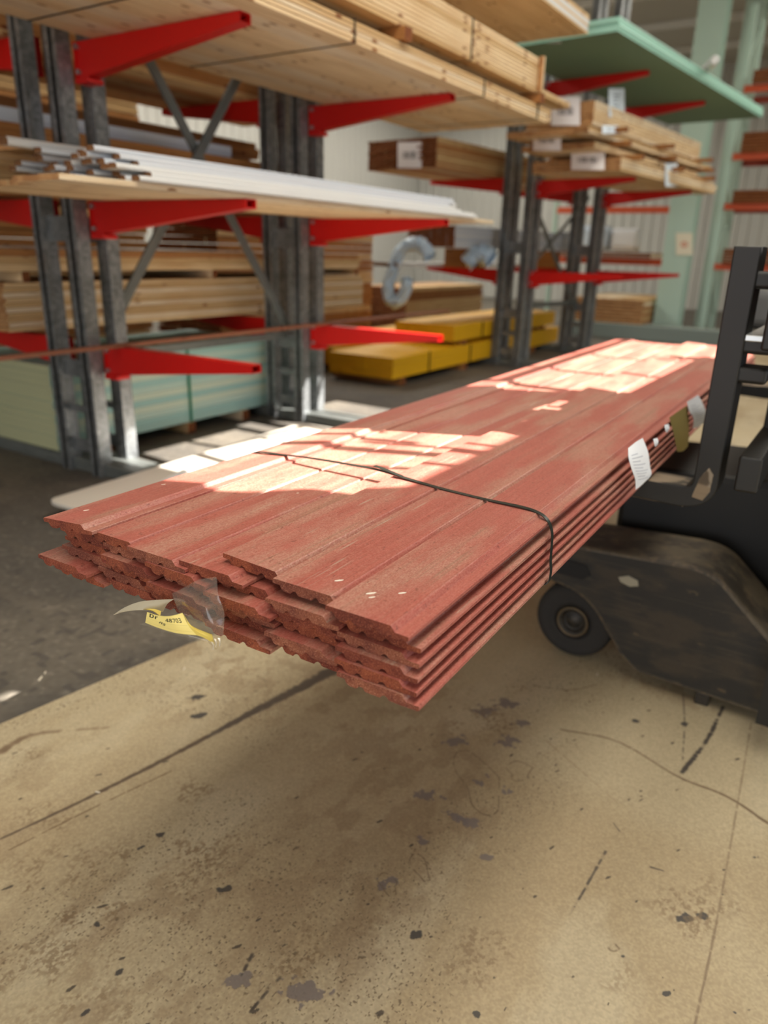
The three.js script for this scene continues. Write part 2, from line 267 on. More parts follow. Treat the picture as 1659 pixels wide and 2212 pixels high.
const TILE = (t, r, s) => { const c = t.clone(); c.repeat.set(r, s); c.needsUpdate = true; return c; };
const M = {};
M.floor = std({ map: floorTex, bumpMap: floorBump, bumpScale: 0.0012, roughness: 0.62 });
M.asphalt = std({ map: asphaltTex, roughness: 0.72 });
M.paint = paintT.map(t => std({ map: TILE(t, .5, 5), bumpMap: TILE(grainBump, .8, 5), bumpScale: 0.0006, roughness: 0.5 }));
M.end = [0xffffff, 0xf2d2c4, 0xffe2c8].map(c => std({ map: TILE(endTex, 3.4, 3.4), color: c, bumpMap: TILE(endBump, 8, 8), bumpScale: 0.0016, roughness: 0.9 }));
const pineMap = TILE(pineTex, .5, 1.4);
M.pine = [0xffffff, 0xf2e4cc, 0xfff6e6, 0xe4d0b0].map(c => std({ map: pineMap, color: c, roughness: 0.7 }));
M.pineEnd = std({ map: TILE(pineEnd, 4, 4), roughness: 0.85 });
M.brown = [0xb98a58, 0xa87a4c, 0xc4976a].map(c => std({ map: pineMap, color: c, roughness: 0.75 }));
M.brownEnd = std({ map: TILE(pineEnd, 5, 5), color: 0xb08a68, roughness: 0.9 });
M.white = [0xccd0d6, 0xc2c8d0, 0xd8d9d8].map(c => std({ color: c, roughness: 0.45 }));
M.greyWood = std({ map: TILE(pineEnd, 6, 6), color: 0xa89c94, roughness: 0.9 });
M.steel = std({ map: steelTex, metalness: 0.55, roughness: 0.34 });
M.steelDull = std({ map: steelTex, color: 0xd6d8d0, metalness: 0.4, roughness: 0.55 });
M.red = std({ color: 0xc60700, roughness: 0.48 });
M.dark = std({ color: 0x0c0b0b, roughness: 0.7 });
M.bolt = std({ color: 0xb9bcbc, metalness: 0.9, roughness: 0.35 });
M.truck = std({ map: TILE(scuffTex, 1.3, 2.6), color: 0xe8dcc8, roughness: 0.55 });
M.truckTop = std({ map: TILE(coverTex, 2, 2), roughness: 0.65 });
M.truckBlack = std({ color: 0x100e0a, roughness: 0.55 });
M.worn = std({ map: wornTex, metalness: 0.5, roughness: 0.5 });
M.rubber = std({ color: 0x2b2825, roughness: 0.85 });
M.strap = std({ color: 0x20241f, roughness: 0.35 });
M.wire = std({ color: 0x3a3a38, metalness: 0.6, roughness: 0.5 });

// ------------------------------------------------------------------ the building
const ROOM = { x0: -16, x1: 7.5, z0: -27, z1: 6 };
{
  // asphalt ground and the painted concrete slab; their joint runs slightly askew to the racks
  const slab = (pts, top, th) => { const s = new THREE.Shape(pts.map(p => new THREE.Vector2(p[0], -p[1]))); const g = new THREE.ExtrudeGeometry(s, { depth: th, bevelEnabled: false }); g.rotateX(-Math.PI / 2); g.translate(0, top - th, 0); const P = g.attributes.position, U = g.attributes.uv; for (let i = 0; i < P.count; i++) U.setXY(i, (P.getX(i) - FX) / FT, (P.getZ(i) - FZ) / FT); return g; };
  const joint = [[-2.42, ROOM.z1], [-2.36, -.4], [-2.285, -1.12], [-2.235, -1.46], [-2.17, -1.88], [-2.08, -2.25], [-2.0, -4], [-2.0, ROOM.z0]];
  struct('floor', slab([...joint, [ROOM.x1, ROOM.z0], [ROOM.x1, ROOM.z1]], 0, 0.2), M.floor);
  struct('floor_asphalt', slab([...joint, [ROOM.x0, ROOM.z0], [ROOM.x0, ROOM.z1]], 0, 0.2), M.asphalt);
  // ribbed steel sheeting on the walls
  const ribbed = (len, h, pitch, depth) => { const s = new THREE.Shape(); s.moveTo(0, -.12); s.lineTo(0, 0); for (let x = 0; x < len - 1e-6; x += pitch) { s.lineTo(x + pitch * .4, 0); s.lineTo(x + pitch * .5, depth); s.lineTo(x + pitch * .9, depth); s.lineTo(x + pitch, 0); } s.lineTo(len, -.12); const g = new THREE.ExtrudeGeometry(s, { depth: h, bevelEnabled: false }); g.rotateX(-Math.PI / 2); return g; };
  const sheetMat = std({ color: 0xbdbcb6, roughness: 0.55 });
  const LX = ROOM.x1 - ROOM.x0, LZ = ROOM.z1 - ROOM.z0, H = 8.2;
  struct('wall_left', ribbed(LZ, H, .33, .05), sheetMat, [ROOM.x0, 0, ROOM.z0], [0, -Math.PI / 2, 0]);
  struct('wall_back', ribbed(LX, H, .33, .05), sheetMat, [ROOM.x1, 0, ROOM.z0], [0, Math.PI, 0]);
  // the other two walls have an open gate each
  const holed = (len, g0, g1, gh) => { const s = new THREE.Shape([[0, 0], [g0, 0], [g0, gh], [g1, gh], [g1, 0], [len, 0], [len, H], [0, H]].map(p => new THREE.Vector2(...p))); return new THREE.ExtrudeGeometry(s, { depth: .2, bevelEnabled: false }); };
  struct('wall_right', holed(LZ, 4.3, 13.5, 4.8), sheetMat, [ROOM.x1, 0, ROOM.z1], [0, Math.PI / 2, 0]);
  struct('wall_front', holed(LX, 11.5, 18.9, 4.4), sheetMat, [ROOM.x0, 0, ROOM.z1]);
  // roof; its openings are made up, shaped to throw the sun patches
  const toRoof = (x, y, z) => [x + (CEIL - y) * SUN.x / SUN.y, z + (CEIL - y) * SUN.z / SUN.y];
  const T = 1.085, holes = [
    [[-1.345, -1.10], [-1.15, -1.13], [-1.06, -1.18], [-.97, -1.28], [-.86, -1.30], [-.785, -1.39], [-.785, -2.06], [-.6, -2.2], [-.6, -2.9], [-1.38, -2.9]].map(p => toRoof(p[0], T, p[1])),
    [[-1.42, -2.96], [-.5, -2.96], [-.5, -5.4], [-1.44, -5.4]].map(p => toRoof(p[0], T, p[1])),
    [[-4.75, -3.3], [-3.2, -3.3], [-3.2, -4.9], [-4.75, -4.9]].map(p => toRoof(p[0], 0, p[1])),
    [[-4.85, -5.0], [-3.2, -5.0], [-3.2, -6.6], [-4.85, -6.6]].map(p => toRoof(p[0], 0, p[1])),
  ];
  const s = new THREE.Shape([[ROOM.x0, -ROOM.z0], [ROOM.x1, -ROOM.z0], [ROOM.x1, -ROOM.z1], [ROOM.x0, -ROOM.z1]].map(p => new THREE.Vector2(...p)));
  const rects = roofPanels.map(([x, z, w, l]) => [[x - w / 2, z - l / 2], [x + w / 2, z - l / 2], [x + w / 2, z + l / 2], [x - w / 2, z + l / 2]]);
  for (const h of [...holes, ...rects]) s.holes.push(new THREE.Path(h.map(p => new THREE.Vector2(p[0], -p[1]))));
  const rg = new THREE.ExtrudeGeometry(s, { depth: .04, bevelEnabled: false }); rg.rotateX(-Math.PI / 2);
  struct('ceiling', rg, std({ color: 0xb8b4a8, roughness: .7 }), [0, CEIL, 0]);
  roofPanels.forEach(([x, z, w, l], i) => { const p = struct(`window_${i + 1}`, box(w, .02, l), std({ color: 0xf4f0e4, emissive: 0xfff2d8, emissiveIntensity: 0.4, roughness: .8 }), [x, CEIL + .02, z]); p.userData.label = 'translucent ribbed roof light panel'; });
  // bars added across the made-up openings to put stripes into the sun patches
  const bars = [[-1.5, -1.47, -.70, -1.80, .05], [-1.12, -1.72, -.6, -1.93, .022], [-1.5, -1.62, -1.0, -1.80, .03], [-1.0, -1.50, -.6, -1.70, .025], [-1.5, -1.72, -1.15, -1.86, .05], [-1.62, -3.42, -.5, -3.5, .04], [-1.62, -4.1, -.5, -4.14, .03], [-1.25, -2.96, -1.3, -5.4, .05]];
  bars.forEach(([x0, z0, x1, z1, w], i) => { const a = toRoof(x0, T, z0), b = toRoof(x1, T, z1); struct(`trim_${i + 1}`, barGeo(V(a[0], CEIL + .03, a[1]), V(b[0], CEIL + .03, b[1]), w, .02), M.steelDull); });
  [[-4.9, -3.8, -3.2, -3.6, .09], [-4.9, -4.3, -3.2, -4.45, .06], [-4.2, -3.3, -4.1, -4.9, .05], [-4.9, -5.6, -3.2, -5.7, .05]].forEach(([x0, z0, x1, z1, w], i) => { const a = toRoof(x0, 0, z0), b = toRoof(x1, 0, z1); struct(`trim_${i + 20}`, barGeo(V(a[0], CEIL + .03, a[1]), V(b[0], CEIL + .03, b[1]), w, .02), M.steelDull); });  // more added bars, for dark bands in the sun patches by the rack feet
  // white roof purlins that show far down the hall
  for (let k = 0; k < 6; k++) struct(`trim_${k + 40}`, box(LX, .16, .1), std({ color: 0xd9d7cf, roughness: .6 }), [(ROOM.x0 + ROOM.x1) / 2, CEIL - .09, -24.5 + k * 2.6]);
}

// ------------------------------------------------------------------ strapped stack of red cladding boards
const STACK_TURN = 0.024, STACK_L = 4.22;
const BT = .0185;
const PROFILE = [   // double-rebated cladding: lip to the aisle side, two relief grooves below
  [.0155, .0085], [.019, .003], [.0235, .0008], [.0365, .0002], [.039, .0035], [.0425, .0058], [.0455, .0062], [.0485, .0050], [.051, .0018], [.053, .0002], [.079, 0], [.0815, .0035], [.085, .0058], [.088, .0062], [.091, .0050], [.0935, .0018], [.096, .0004], [.116, 0], [.143, .0006], [.1460, .0022], [.1460, .0078], [.1452, .0086],
  [.1238, .0092], [.1228, .0100], [.1168, .0172], [.1150, .0185], [.0015, .0185], [0, .0172], [0, .0112], [.001, .0102], [.0145, .0098]];
{
  const variants = [...Array(10)].map((_, k) => prism(PROFILE, STACK_L, k * .73, k * .137));
  const ord = ['first', 'second', 'third', 'fourth', 'fifth', 'sixth', 'seventh'];
  const layers = [   // top of the layer, start of its first board, how far each near end stands back
    null,
    { y: 1.0625, x: .022, p: .1364, d: [.016, .012, -.004, .020, .004, .014] },
    { y: 1.0435, x: .030, p: .1352, d: [.018, .0, .012, -.004, .010, .006] },
    { y: 1.0245, x: .024, p: .1372, d: [.014, .012, -.006, .008, .016, -.002] },
    { y: 1.0055, x: -.012, p: .1452, d: [-.010, .012, .004, .014, -.002, -.006] },
    { y: .9865, x: .014, p: .1416, d: [.004, .012, .010, -.006, .008, -.009] },
  ];
  const dirX = V(Math.cos(STACK_TURN), 0, -Math.sin(STACK_TURN)), dirZ = V(Math.sin(STACK_TURN), 0, Math.cos(STACK_TURN));
  const O = V(-1.306, 0, -.792), L = (a, y, d) => O.clone().addScaledVector(dirX, a).addScaledVector(dirZ, -d).setY(y);
  const put = (a, top, d, v, mat, layer, n, roll = 0, total = 6) => {
    const m = new THREE.Mesh(variants[v % 10], [M.paint[mat % 3], M.end[(mat + v) % 3]]); m.name = numbered('cladding_board'); m.position.copy(L(a, top - BT, d)); m.rotation.set(0, STACK_TURN, roll); scene.add(m);
    tag(m, `red stained cladding board, ${ord[layer]} layer down, ${ord[total - n]} from the fork carriage side`, 'board', 'red cladding boards in the strapped stack'); return m;
  };
  const topA = [.004, .1215, .2470, .3715, .4415, .5690, .6955], topY = [1.083, 1.0805, 1.0805, 1.0805, 1.0985, 1.0915, 1.0905], topD = [.0, .012, -.002, .006, .042, .022, -.006];
  const tops = topA.map((a, n) => put(a, topY[n], topD[n], n * 3 + 1, n, 0, n, n === 0 ? .085 : n === 4 ? -.05 : 0));
  layers.forEach((l, k) => { if (!l) return; for (let n = 0; n < 6; n++) put(l.x + n * l.p + (n > 0 ? rr(-.002, .002) : 0), l.y, l.d[n] * 1.3, k * 3 + n * 7, k + n, k, n + 1, rr(-.002, .002)); });
  // bare nicks where the stain has been knocked off, on the boards they belong to
  const nickMat = std({ color: 0xe6dccb, roughness: .8 });
  for (const [n, px, py, s] of [[5, 722, 1255, 1], [6, 790, 1283, 1.1], [6, 796, 1291, .7], [6, 860, 1282, .9], [0, 180, 1106, .7], [0, 348, 1049, .6], [2, 640, 1065, .4]]) {
    const p = atY(px, py, topY[n] + .0006); tops[n].updateMatrixWorld(true); tops[n].worldToLocal(p);
    const sh = new THREE.Shape([[0, 0], [.006, -.001], [.013, .001], [.016, .004], [.009, .0045], [.002, .003]].map(q => new THREE.Vector2(q[0] * s, q[1] * s))); const g = new THREE.ExtrudeGeometry(sh, { depth: .0008, bevelEnabled: false }); g.rotateX(-Math.PI / 2); g.rotateY(.7);
    part('nick', g, nickMat, tops[n], [p.x, BT - .0002, p.z]);
  }
  // black plastic band round the stack
  const band = [L(.02, 1.0875, .62), L(.10, 1.094, .62), L(.150, 1.0975, .62), L(.20, 1.101, .618), L(.30, 1.105, .615), L(.40, 1.106, .615), L(.46, 1.1025, .612), L(.56, 1.0945, .61), L(.68, 1.0928, .60), L(.802, 1.0925, .592), L(.836, 1.0845, .580), L(.854, 1.066, .566), L(.862, 1.04, .550), L(.867, 1.015, .537), L(.873, .99, .528), L(.871, .971, .52), L(.85, .9660, .52), L(.6, .9662, .55), L(.3, .9662, .58), L(.03, .9662, .60), L(-.016, .972, .61), L(-.018, 1.0, .615), L(-.004, 1.05, .62), L(-.001, 1.078, .62)];
  const st = thing('strapping_band', 'black plastic strapping band wrapped round the red board stack', 'strap');
  part('band', bandGeo(band, dirZ, .0125, .0012, true, 260), M.strap, st);
  part('tail', bandGeo([L(.47, 1.1035, .61), L(.43, 1.110, .612), L(.39, 1.114, .618)], dirZ, .0125, .0011, false, 20), M.strap, st);
}

// ------------------------------------------------------------------ delivery note and torn film at the near end of the stack
{
  const film = phys({ color: 0xf6f2e4, transmission: .93, thickness: 0, roughness: 0.1, ior: 1.6 });
  const filmDull = phys({ color: 0xd9d2bd, transmission: .62, thickness: 0, roughness: 0.55, ior: 1.45 });
  const noteTex = painted(1024, 512, (c, w, h) => {
    c.fillStyle = '#f0dd86'; c.fillRect(0, 0, w, h); c.strokeStyle = '#a8975a'; c.lineWidth = 3;
    for (const y of [250, 420]) { c.beginPath(); c.moveTo(30, y); c.lineTo(w - 30, y); c.stroke(); }
    c.fillStyle = '#1c1a16'; c.font = 'bold 210px sans-serif'; c.fillText('Dr', 60, 170); c.save(); c.translate(330, 250); c.rotate(.45); c.font = 'bold 150px sans-serif'; c.fillText('ns', 0, 40); c.restore(); c.font = 'bold 150px sans-serif'; c.fillText('48703', 490, 190);
    c.fillStyle = '#d8c56c'; for (let i = 0; i < 900; i++) c.fillRect(Math.floor((i * 197.3) % w), Math.floor((i * 91.7) % h), 5, 1);
  });
  const noteMat = std({ map: noteTex, roughness: .7, side: THREE.DoubleSide });
  const yellow = std({ color: 0xd9c25e, roughness: .75, side: THREE.DoubleSide });
  const p = (x, y, z) => atZ(x, y, z);
  const t = thing('delivery_note', 'curled yellow delivery note numbered 48703 in torn plastic at the stack end', 'label');
  part('paper', sheetGeo([
    [p(318, 1322, -.735), p(345, 1330, -.722), p(372, 1330, -.716), p(394, 1324, -.722)],
    [p(316, 1335, -.735), p(345, 1344, -.722), p(378, 1350, -.716), p(408, 1352, -.724)],
    [p(314, 1345, -.738), p(345, 1357, -.726), p(385, 1368, -.72), p(425, 1372, -.728)]], .0006, 8), noteMat, t);
  part('paper_fold', sheetGeo([
    [p(394, 1324, -.722), p(402, 1337, -.724), p(408, 1352, -.724), p(425, 1372, -.728)],
    [p(412, 1350, -.727), p(416, 1356, -.727), p(428, 1364, -.728), p(440, 1377, -.732)],
    [p(458, 1371, -.735), p(459, 1374, -.736), p(461, 1382, -.738), p(464, 1391, -.742)]], .0006, 6), yellow, t);
  part('paper_corner', sheetGeo([
    [p(312, 1316, -.742), p(330, 1320, -.74), p(346, 1331, -.735)], [p(300, 1316, -.75), p(325, 1314, -.755), p(348, 1320, -.755)]], .0006, 6), yellow, t);
  part('torn_flap', sheetGeo([
    [p(244, 1329, -.725), p(268, 1313, -.735), p(302, 1300, -.75), p(340, 1296, -.765), p(376, 1294, -.775)],
    [p(252, 1326, -.724), p(276, 1318, -.733), p(306, 1310, -.745), p(340, 1306, -.76), p(362, 1304, -.77)],
    [p(258, 1323, -.724), p(284, 1319, -.733), p(312, 1318, -.745), p(338, 1321, -.758), p(352, 1322, -.768)]], .0005, 6), filmDull, t);
  part('film', sheetGeo([
    [p(372, 1282, -.772), p(400, 1268, -.768), p(430, 1252, -.762), p(468, 1246, -.77)],
    [p(376, 1296, -.768), p(404, 1292, -.750), p(440, 1286, -.748), p(472, 1286, -.758)],
    [p(385, 1318, -.765), p(415, 1320, -.742), p(448, 1318, -.738), p(484, 1322, -.755)],
    [p(405, 1344, -.758), p(430, 1346, -.738), p(458, 1348, -.734), p(484, 1352, -.748)],
    [p(440, 1376, -.744), p(452, 1380, -.738), p(464, 1384, -.738), p(480, 1382, -.744)],
    [p(452, 1390, -.742), p(460, 1396, -.74), p(466, 1403, -.74), p(474, 1396, -.742)]], 0, 7), film, t);
  part('film_edge', sheetGeo([
    [p(300, 1348, -.74), p(345, 1360, -.73), p(392, 1374, -.726), p(440, 1386, -.734)], [p(312, 1345, -.742), p(350, 1356, -.732), p(396, 1368, -.728), p(450, 1384, -.736)], [p(318, 1340, -.744), p(352, 1352, -.735), p(398, 1364, -.732), p(452, 1376, -.74)]], 0, 6), film, t);
  for (const [x, y] of [[462, 1392], [456, 1398], [470, 1390]]) part('film_crease', sheetGeo([[p(x, y - 12, -.738), p(x + 4, y - 4, -.735), p(x + 3, y + 6, -.738)], [p(x + 5, y - 12, -.74), p(x + 6, y - 4, -.739), p(x + 5, y + 6, -.74)]], 0, 4), std({ color: 0xf2efe6, roughness: .3 }), t);
  // paper tags stapled to the aisle side of the stack
  const paper = std({ map: painted(256, 256, (c) => { c.fillStyle = '#e9ebee'; c.fillRect(0, 0, 256, 256); c.fillStyle = '#b9bcc4'; for (let i = 0; i < 9; i++) c.fillRect(40, 50 + i * 18, 90 + (i * 53) % 90, 5); }), roughness: .7, side: THREE.DoubleSide });
  const q = (x, y, xx) => atX(x, y, xx);
  const t1 = solo('paper_tag', sheetGeo([[q(1357, 968, -.452), q(1372, 956, -.45), q(1388, 946, -.452)], [q(1358, 990, -.442), q(1378, 985, -.438), q(1400, 978, -.44)], [q(1364, 1012, -.436), q(1384, 1012, -.432), q(1404, 1008, -.434)], [q(1372, 1036, -.434), q(1392, 1032, -.43), q(1407, 1024, -.432)], [q(1373, 1058, -.436), q(1378, 1054, -.433), q(1388, 1046, -.434)]], .0008, 5), paper, 'crumpled white paper tag with a pointed corner on the stack side, by the fork heel', 'tag');
  const t2 = solo('paper_tag', sheetGeo([[q(1484, 868, -.47), q(1497, 860, -.468), q(1508, 853, -.47)], [q(1488, 886, -.462), q(1506, 882, -.458), q(1520, 876, -.46)], [q(1498, 904, -.458), q(1514, 900, -.455), q(1526, 896, -.456)], [q(1497, 926, -.46), q(1510, 921, -.457), q(1524, 910, -.458)]], .0008, 5), paper, 'white paper tag on the stack side behind the yellowed tag', 'tag');
  const olive = std({ color: 0x8d7a3c, roughness: .75, side: THREE.DoubleSide });
  solo('paper_tag', sheetGeo([[q(1446, 902, -.47), q(1466, 888, -.468), q(1484, 876, -.47)], [q(1452, 925, -.462), q(1472, 918, -.46), q(1488, 908, -.464)], [q(1458, 950, -.456), q(1476, 948, -.454), q(1488, 940, -.458)], [q(1463, 976, -.452), q(1476, 974, -.452), q(1486, 964, -.455)]], .0008, 5), olive, 'yellowed paper tag hanging on the stack side between two white tags', 'tag');
  for (const [x, y, lab] of [[1416, 956, 'small torn paper scrap on the stack side beside the pointed white tag'], [1440, 926, 'small torn paper scrap on the stack side beside the yellowed tag']]) solo('paper_scrap', sheetGeo([[q(x - 5, y - 8, -.44), q(x + 4, y - 10, -.438)], [q(x - 3, y + 2, -.436), q(x + 6, y, -.434)], [q(x - 1, y + 9, -.438), q(x + 3, y + 6, -.437)]], .0006, 4), paper, lab, 'scrap', 'paper scraps on the stack side');
}

// ------------------------------------------------------------------ cantilever racks
const C_OPEN_NEAR = [[0, 0], [.11, 0], [.11, .10], [.072, .10], [.072, .094], [.104, .094], [.104, .006], [.006, .006], [.006, .094], [.038, .094], [.038, .10], [0, .10]];
const C_OPEN_FAR = C_OPEN_NEAR.map(([x, y]) => [.11 - x, .10 - y]);
function upright(profile, h) { const g = prism(profile, h, 0, 0, 1.2); g.rotateX(Math.PI / 2); return g; }
function armGeo(len, hr, ht, w) {
  const side = (z) => { const s = new THREE.Shape([[0, -hr], [.09, -hr], [.11, -hr + .012], [len, -ht], [len, 0], [0, 0]].map(p => new THREE.Vector2(...p))); const g = new THREE.ExtrudeGeometry(s, { depth: .006, bevelEnabled: false }); g.translate(0, 0, z); return g; };
  const a = Math.atan2(hr - .012 - ht, len - .11), sl = Math.hypot(len - .11, hr - .012 - ht);
  return merge([side(-w / 2), side(w / 2 - .006), moved(box(len, .006, w), len / 2, -.003, 0), moved(box(sl, .006, w), (len + .11) / 2, -(hr - .012 + ht) / 2, 0, 0, 0, a), moved(box(.13, .03, w + .03, .006), .055, -hr - .012, 0), moved(box(.008, hr, w + .03), .004, -hr / 2, 0)]);
}
const ARM = armGeo(1.36, .2, .046, .085), BOLT = new THREE.CylinderGeometry(.016, .016, .02, 6);
function tower(t, z, fx, bx, H, right, left) {
  const near = upright(C_OPEN_NEAR, H), far = upright(C_OPEN_FAR, H);
  for (const x of [fx, bx]) { part('upright', near, M.steel, t, [x, 0, z + .065]); part('upright', far, M.steel, t, [x, 0, z - .165]); }
  part('base_beam', box(3.3, .094, .26, .01), M.steelDull, t, [(fx + bx) / 2 + .05, .048, z]);
  for (const [y, h] of [[.2, .09], [.47, .05], [.76, .12], [1.68, .16], [3.1, .12]]) for (const s of [1, -1]) part('spacer_plate', box(bx - fx > 0 ? .2 : fx - bx - .1, h, .012), M.steel, t, [(fx + bx) / 2 + .055, y, z + s * .115]);
  for (const [ys, dir] of [[right, 1], [left, -1]]) for (const y of ys) {
    const root = dir > 0 ? fx + .12 : bx - .01;
    const a = part('arm', ARM, M.red, t, [root, y, z], [0, dir > 0 ? 0 : Math.PI, 0]);
    for (const by of [-.03, -.165]) part('bolt', BOLT, M.bolt, a, [.03, by, dir * .052], [Math.PI / 2, 0, 0]);
  }
}
const brace = (t, a, b, w = .075, name = 'brace') => part(name, barGeo(a, b, .02, w), M.steelDull, t);
const RA = { fx: -4.54, bx: -4.89, z: [-3.345, -5.645] }, RB = { fx: -4.42, bx: -4.78, z: [-10.6, -12.86] }, TURNED = [];
{
  const a = thing('cantilever_rack', 'galvanised cantilever rack with red arms holding white laths and pine packs', 'rack');
  for (const z of RA.z) tower(a, z, RA.fx, RA.bx, 4.6, [.93, 1.85, 2.745, 3.67], [.945, 1.87, 2.84]);
  brace(a, V(-4.66, 3.6, -3.5), V(-4.66, .86, -5.56)); brace(a, V(-4.63, 3.45, -5.4), V(-4.63, .98, -3.5)); brace(a, V(-4.66, .82, -3.5), V(-4.66, .82, -5.5), .06, 'tie_bar');
  const b = thing('cantilever_rack', 'galvanised cantilever rack with red arms under green sheets and tagged timber', 'rack');
  for (const z of RB.z) tower(b, z, RB.fx, RB.bx, 5.6, [1.37, 2.57, 3.77], [1.38, 2.62]);
  brace(b, V(-4.55, 2.5, -10.75), V(-4.55, .7, -12.75), .07); brace(b, V(-4.52, 2.5, -12.75), V(-4.52, 1.3, -10.75), .05); brace(b, V(-4.55, .85, -10.7), V(-4.55, .85, -12.8), .07, 'tie_bar');
}

const rackB = scene.children[scene.children.length - 1];
// ------------------------------------------------------------------ timber packs
const BOLSTER_END = M.pineEnd;
// boards run along z from zNear towards -z; every board is a part of its strapped pack
function pack(name, label, category, o) {
  const t = thing(name, label, category, o.group);
  for (let r = 0; r < o.rows; r++) {
    const n = o.cols || Math.max(1, Math.round((o.x1 - o.x0) / o.bw)), bw = (o.x1 - o.x0) / n, y = o.y + r * o.th, zn = o.zNear + (o.stepNear ? o.stepNear(r) : 0), zf = o.zFar + (o.stepFar ? o.stepFar(r) : 0);
    for (let c = 0; c < n; c++) {
      const dz = Math.round(rr(0, o.jit ?? .04) * 50) / 50, len = Math.round((zn - zf - dz) * 50) / 50, m = o.mats[Math.floor(rnd() * o.mats.length)];
      part('board', plankGeo(bw - .002, o.th - (o.gap ?? .002), len, Math.floor(rnd() * 4)), [m, o.end], t, [o.x0 + c * bw, y, zn - Math.min(dz * .5, .02)]);
    }
  }
  const yt = o.y + o.rows * o.th;
  for (const z of o.straps || []) {
    const e = .003, p = [[o.x0 - e, o.y - e], [o.x1 + e, o.y - e], [o.x1 + e, yt + e], [o.x0 - e, yt + e]];
    const g = merge([0, 1, 2, 3].map(i => barGeo(V(p[i][0], p[i][1], z), V(p[(i + 1) % 4][0], p[(i + 1) % 4][1], z), .014, .002)).concat([]));
    part('strap', g, o.strapMat || M.wire, t);
  }
  return t;
}
const ORD = ['first', 'second', 'third', 'fourth', 'fifth', 'sixth', 'seventh', 'eighth', 'ninth', 'tenth', 'eleventh', 'twelfth', 'thirteenth', 'fourteenth', 'fifteenth'];
function bolsters(label, group, xs, y, h, zs, mats = M.brown, w = .09) { for (const [i, z] of zs.entries()) solo('bolster', plankGeo(w, h, Math.abs(xs[1] - xs[0]), Math.floor(rnd() * 3)), [mats[Math.floor(rnd() * mats.length)], M.brownEnd], `${label}, ${ORD[i]} of ${zs.length} along it`, 'bolster', group, [Math.max(...xs), y, z], [0, Math.PI / 2, 0]); }
const P = M.pine;
// on the first rack, aisle side
pack('pine_pack', 'wide pack of pale pine boards resting on the red arms over the white laths', 'timber', { x0: -4.26, x1: -2.9, bw: .15, y: 2.748, th: .0235, gap: .0055, rows: 5, zNear: -1.3, zFar: -7.3, mats: P, end: M.pineEnd, straps: [-2.9, -4.1, -5.85, -6.95], jit: .08 });
bolsters('short wooden bolster between the two pale pine packs', 'bolsters between the pine packs', [-4.2, -2.86], 2.869, .075, [-3.0, -4.6, -6.9]);
pack('pine_pack', 'pale pine board pack raised on bolsters over the wide pine pack', 'timber', { x0: -4.2, x1: -2.9, bw: .13, y: 2.946, th: .027, gap: .006, rows: 10, zNear: -1.6, zFar: -7.75, stepFar: r => r > 1 ? .75 : 0, mats: P, end: M.pineEnd, straps: [-5.6, -6.9], jit: .03 });
solo('pine_batten', plankGeo(.045, .27, .03, 1), [P[2], M.pineEnd], 'upright pine batten strapped against the raised pine pack', 'batten', null, [-2.896, 2.95, -6.88]);
pack('board_pack', 'pack of boards with whitish edges on the highest red arms of the lath rack', 'timber', { x0: -4.3, x1: -2.95, bw: .27, y: 3.672, th: .02, rows: 8, zNear: -2.6, zFar: -8.2, mats: [M.white[2], P[1]], end: M.greyWood, jit: .05 });
// white laths
{
  const base = [[-4.28, .16], [-4.10, .2], [-3.88, .2], [-3.66, .2], [-3.44, .2], [-3.22, .16]];
  for (const [x, w] of base) solo('shelf_board', plankGeo(w - .006, .026, 4.4, Math.floor(rnd() * 4)), [P[Math.floor(rnd() * 4)], M.pineEnd], `raw pine board beneath the white laths, ${ORD[base.findIndex(b => b[0] === x)]} from the uprights`, 'board', 'boards under the white laths', [x, 1.852, -2.2 + rr(-.1, .1)]);
  const lath = [[.003, 0], [.057, 0], [.06, .004], [.06, .014], [.055, .021], [.048, .0245], [.003, .0245], [0, .022], [0, .003]], lg = [3.2, 3.4, 3.6].map(l => prism(lath, l));
  for (let r = 0; r < 6; r++) for (let c = 0; c < 15 - r; c++) {
    const far = -5.75 - rr(-.12, .28) + r * .05, near = -2.56 + rr(-.26, .16), k = Math.floor(rnd() * 3);
    solo('white_lath', lg[k], [M.white[Math.floor(rnd() * 3)], M.greyWood], `white lath with a raw end, ${ORD[r]} course of the pile, ${ORD[c]} from the uprights`, 'lath', 'white laths piled on the red arms', [-4.02 + c * .066 + r * .03 + (c === 14 - r ? rr(-.01, .016) : rr(-.002, .002)), 1.8795 + r * .0250, near], [0, rr(-.004, .004), 0]);
  }
  solo('white_lath', prism(lath.map(p => [p[0] * 1.2, p[1] * 1.6]), 3.6), [M.white[2], M.greyWood], 'thick white lath lying on top of the lath pile', 'lath', null, [-3.72, 2.031, -2.3]);
  for (let k = 0; k < 2; k++) solo('offcut_board', plankGeo(.24, .022, .75, k), [P[3], M.pineEnd], k ? 'upper raw pine offcut on the white lath pile' : 'lower raw pine offcut on the white lath pile', 'board', null, [-3.98, 2.031 + k * .0235, -2.42 - k * .03]);
  pack('batten_bundle', 'short bundle of raw pine battens behind the white lath ends', 'timber', { x0: -4.3, x1: -4.06, bw: .06, y: 1.8795, th: .032, rows: 5, zNear: -2.05, zFar: -3.1, mats: [P[1], P[3]], end: M.pineEnd });
}
solo('brown_lath', plankGeo(.05, .026, 6.4, 2), [std({ map: pineMap, color: 0x9a6a5a, roughness: .7 }), M.brownEnd], 'single long reddish brown lath across the lowest red arms', 'lath', null, [-4.28, .932, -1.6]);
